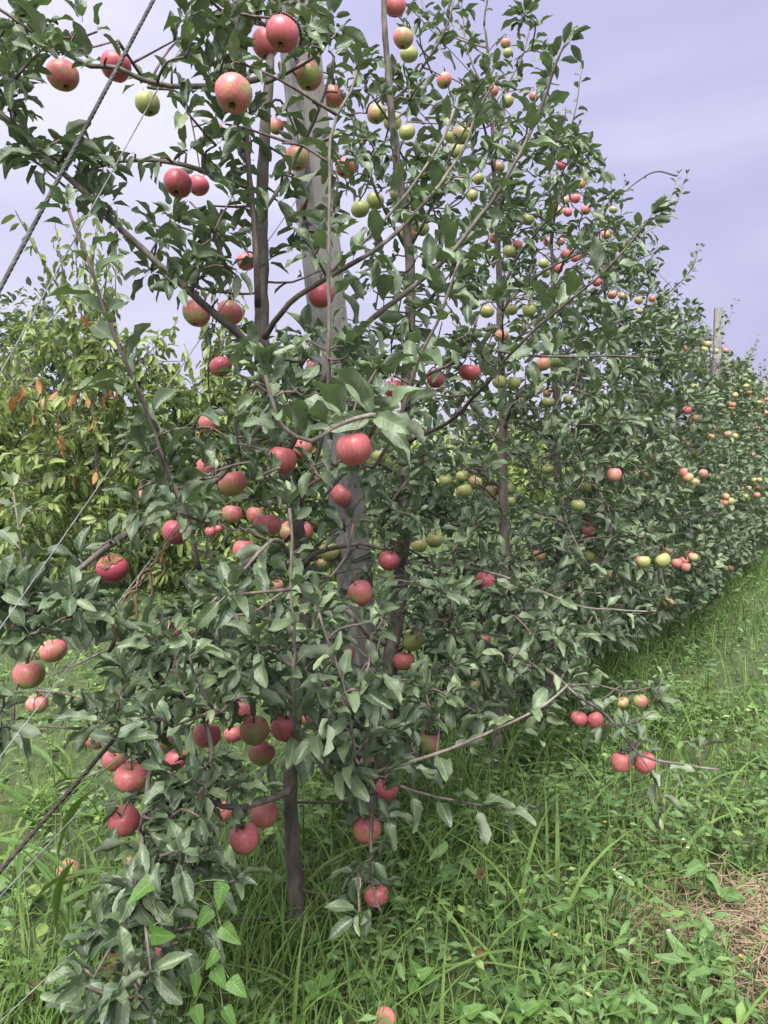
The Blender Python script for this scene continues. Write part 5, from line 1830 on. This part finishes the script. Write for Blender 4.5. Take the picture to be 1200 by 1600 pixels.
# bright seedlings near the bottom edge
SEED = [(500, 1545, 1.95, 'bright green seedling left of the bottom centre windfall'), (650, 1530, 1.95, 'yellow green creeper with pointed leaves right of the bottom windfall'),
        (725, 1590, 1.9, 'bright green leafy sprig at the bottom edge, right of centre'), (815, 1585, 1.9, 'large bright green sprig at the bottom edge beside tall blades'),
        (945, 1575, 1.95, 'pair of bright heart shaped leaves near the bottom right'), (820, 1450, 2.1, 'pale green round leaved sprig in the weeds right of centre')]
for (px, py, Y, lab) in SEED:
    gpt = G(px, py + 25, 0)
    gpt[2] = 0
    top = G(px, py, .12)
    root, p, base = vine('weed_seedling', [gpt, gpt * .5 + top * .5 + np.array([.01, 0, .02]), top], .04, lab)
    for k in range(9):
        a = k * 2.4
        d = np.array([math.cos(a), math.sin(a), random.uniform(.05, .6)])
        i = int((.35 + .65 * k / 8) * (len(p) - 1))
        sz = random.uniform(.035, .055)
        single_leaf(root, base, p[i] + nrm(d) * sz * .3, d, sz, random.choice(VINE), 'vine', random.gauss(0, .3), random.uniform(.2, .9))
    tag(root, lab, 'plant', 'bright seedlings near the bottom edge')

# tall reed-like stems at the lower left
for (px, py, ptx, pty, lab) in ((75, 1590, 80, 1150, 'tall pale grass stem rising beside the dark cable at the left'), (40, 1600, 25, 1290, 'tall bright grass stem at the lower left corner'),
                                (118, 1560, 70, 1130, 'leaning grass stem just right of the tall pale one')):
    b = G(px, py)
    b[2] = 0
    top = P(ptx, pty, b[1] + .08)
    root, p, base = vine('tall_grass', [b, b * .5 + top * .5 + np.array([.02, 0, 0]), top], 0, lab)
    for k in range(7):
        i = int((.1 + .85 * k / 7) * (len(p) - 1))
        a = random.uniform(0, 6.28)
        sh = leaf_shape(9, 2, 300 + k, width=.028, curl=.55, fold=.6, petiole=0, wave=.01)
        single_leaf(root, base, p[i], np.array([math.cos(a), math.sin(a) * .6, random.uniform(.6, 1.3)]), random.uniform(.22, .40), sh, 'grass', 0, random.uniform(.4, .65), 'blade')
    tag(root, lab, 'grass', 'tall grass stems at the lower left')

# fine tussock at the left
b = G(75, 1262)
n = 420
xx, yy = b[0] + rng.normal(size=n) * .05, b[1] + rng.normal(size=n) * .05
V, Qd, A = blades(n, xx, yy, rng.uniform(.12, .26, n), rng.uniform(.002, .004, n), np.clip(rng.normal(.9, .2, n), .4, 1.3), np.clip(rng.normal(.75, .15, n), .3, 1), None, None, 5)
b[2] = 0
o = link('grass_tussock', mk_mesh('grass_tussock', V.reshape(-1, 3) - b, Qd, M['grass'], A), kind='thing')
o.location = b
tag(o, 'rounded tussock of fine pale grass left of the dark cable', 'grass')

# tiny flowers
def flowers(pts, name, mat, r, label, cat):
    mb = MB()
    for q in pts:
        for k in range(5):
            a = k * 1.257 + random.random()
            c, s = math.cos(a), math.sin(a)
            mb.add([q, q + r * np.array([c * .6 - s * .35, s * .6 + c * .35, .3]), q + r * np.array([c, s, .45]), q + r * np.array([c * .6 + s * .35, s * .6 - c * .35, .3])], [(0, 1, 2, 3)])
    o = link(name, mb.mesh(name, M[mat]), kind='stuff')
    tag(o, label, cat)


pts = [G(px, py, .10) for (px, py) in ((955, 1292), (1075, 1325), (1068, 1312), (970, 1372), (985, 1408), (1045, 1455), (960, 1360))]
pts += [G(random.uniform(900, 1200), random.uniform(880, 1150), .15) for _ in range(8)]
flowers(pts, 'white_flowers', 'flower', .007, 'tiny white and pinkish flowers dotted through the weeds', 'flowers')
flowers([G(862, 1458, .12), G(1158, 1495, .06), G(1162, 1497, .06), G(868, 1462, .12), G(945, 1285, .2)], 'yellow_flowers', 'flower_yellow', .009, 'few small yellow flowers near the dry grass', 'flowers')
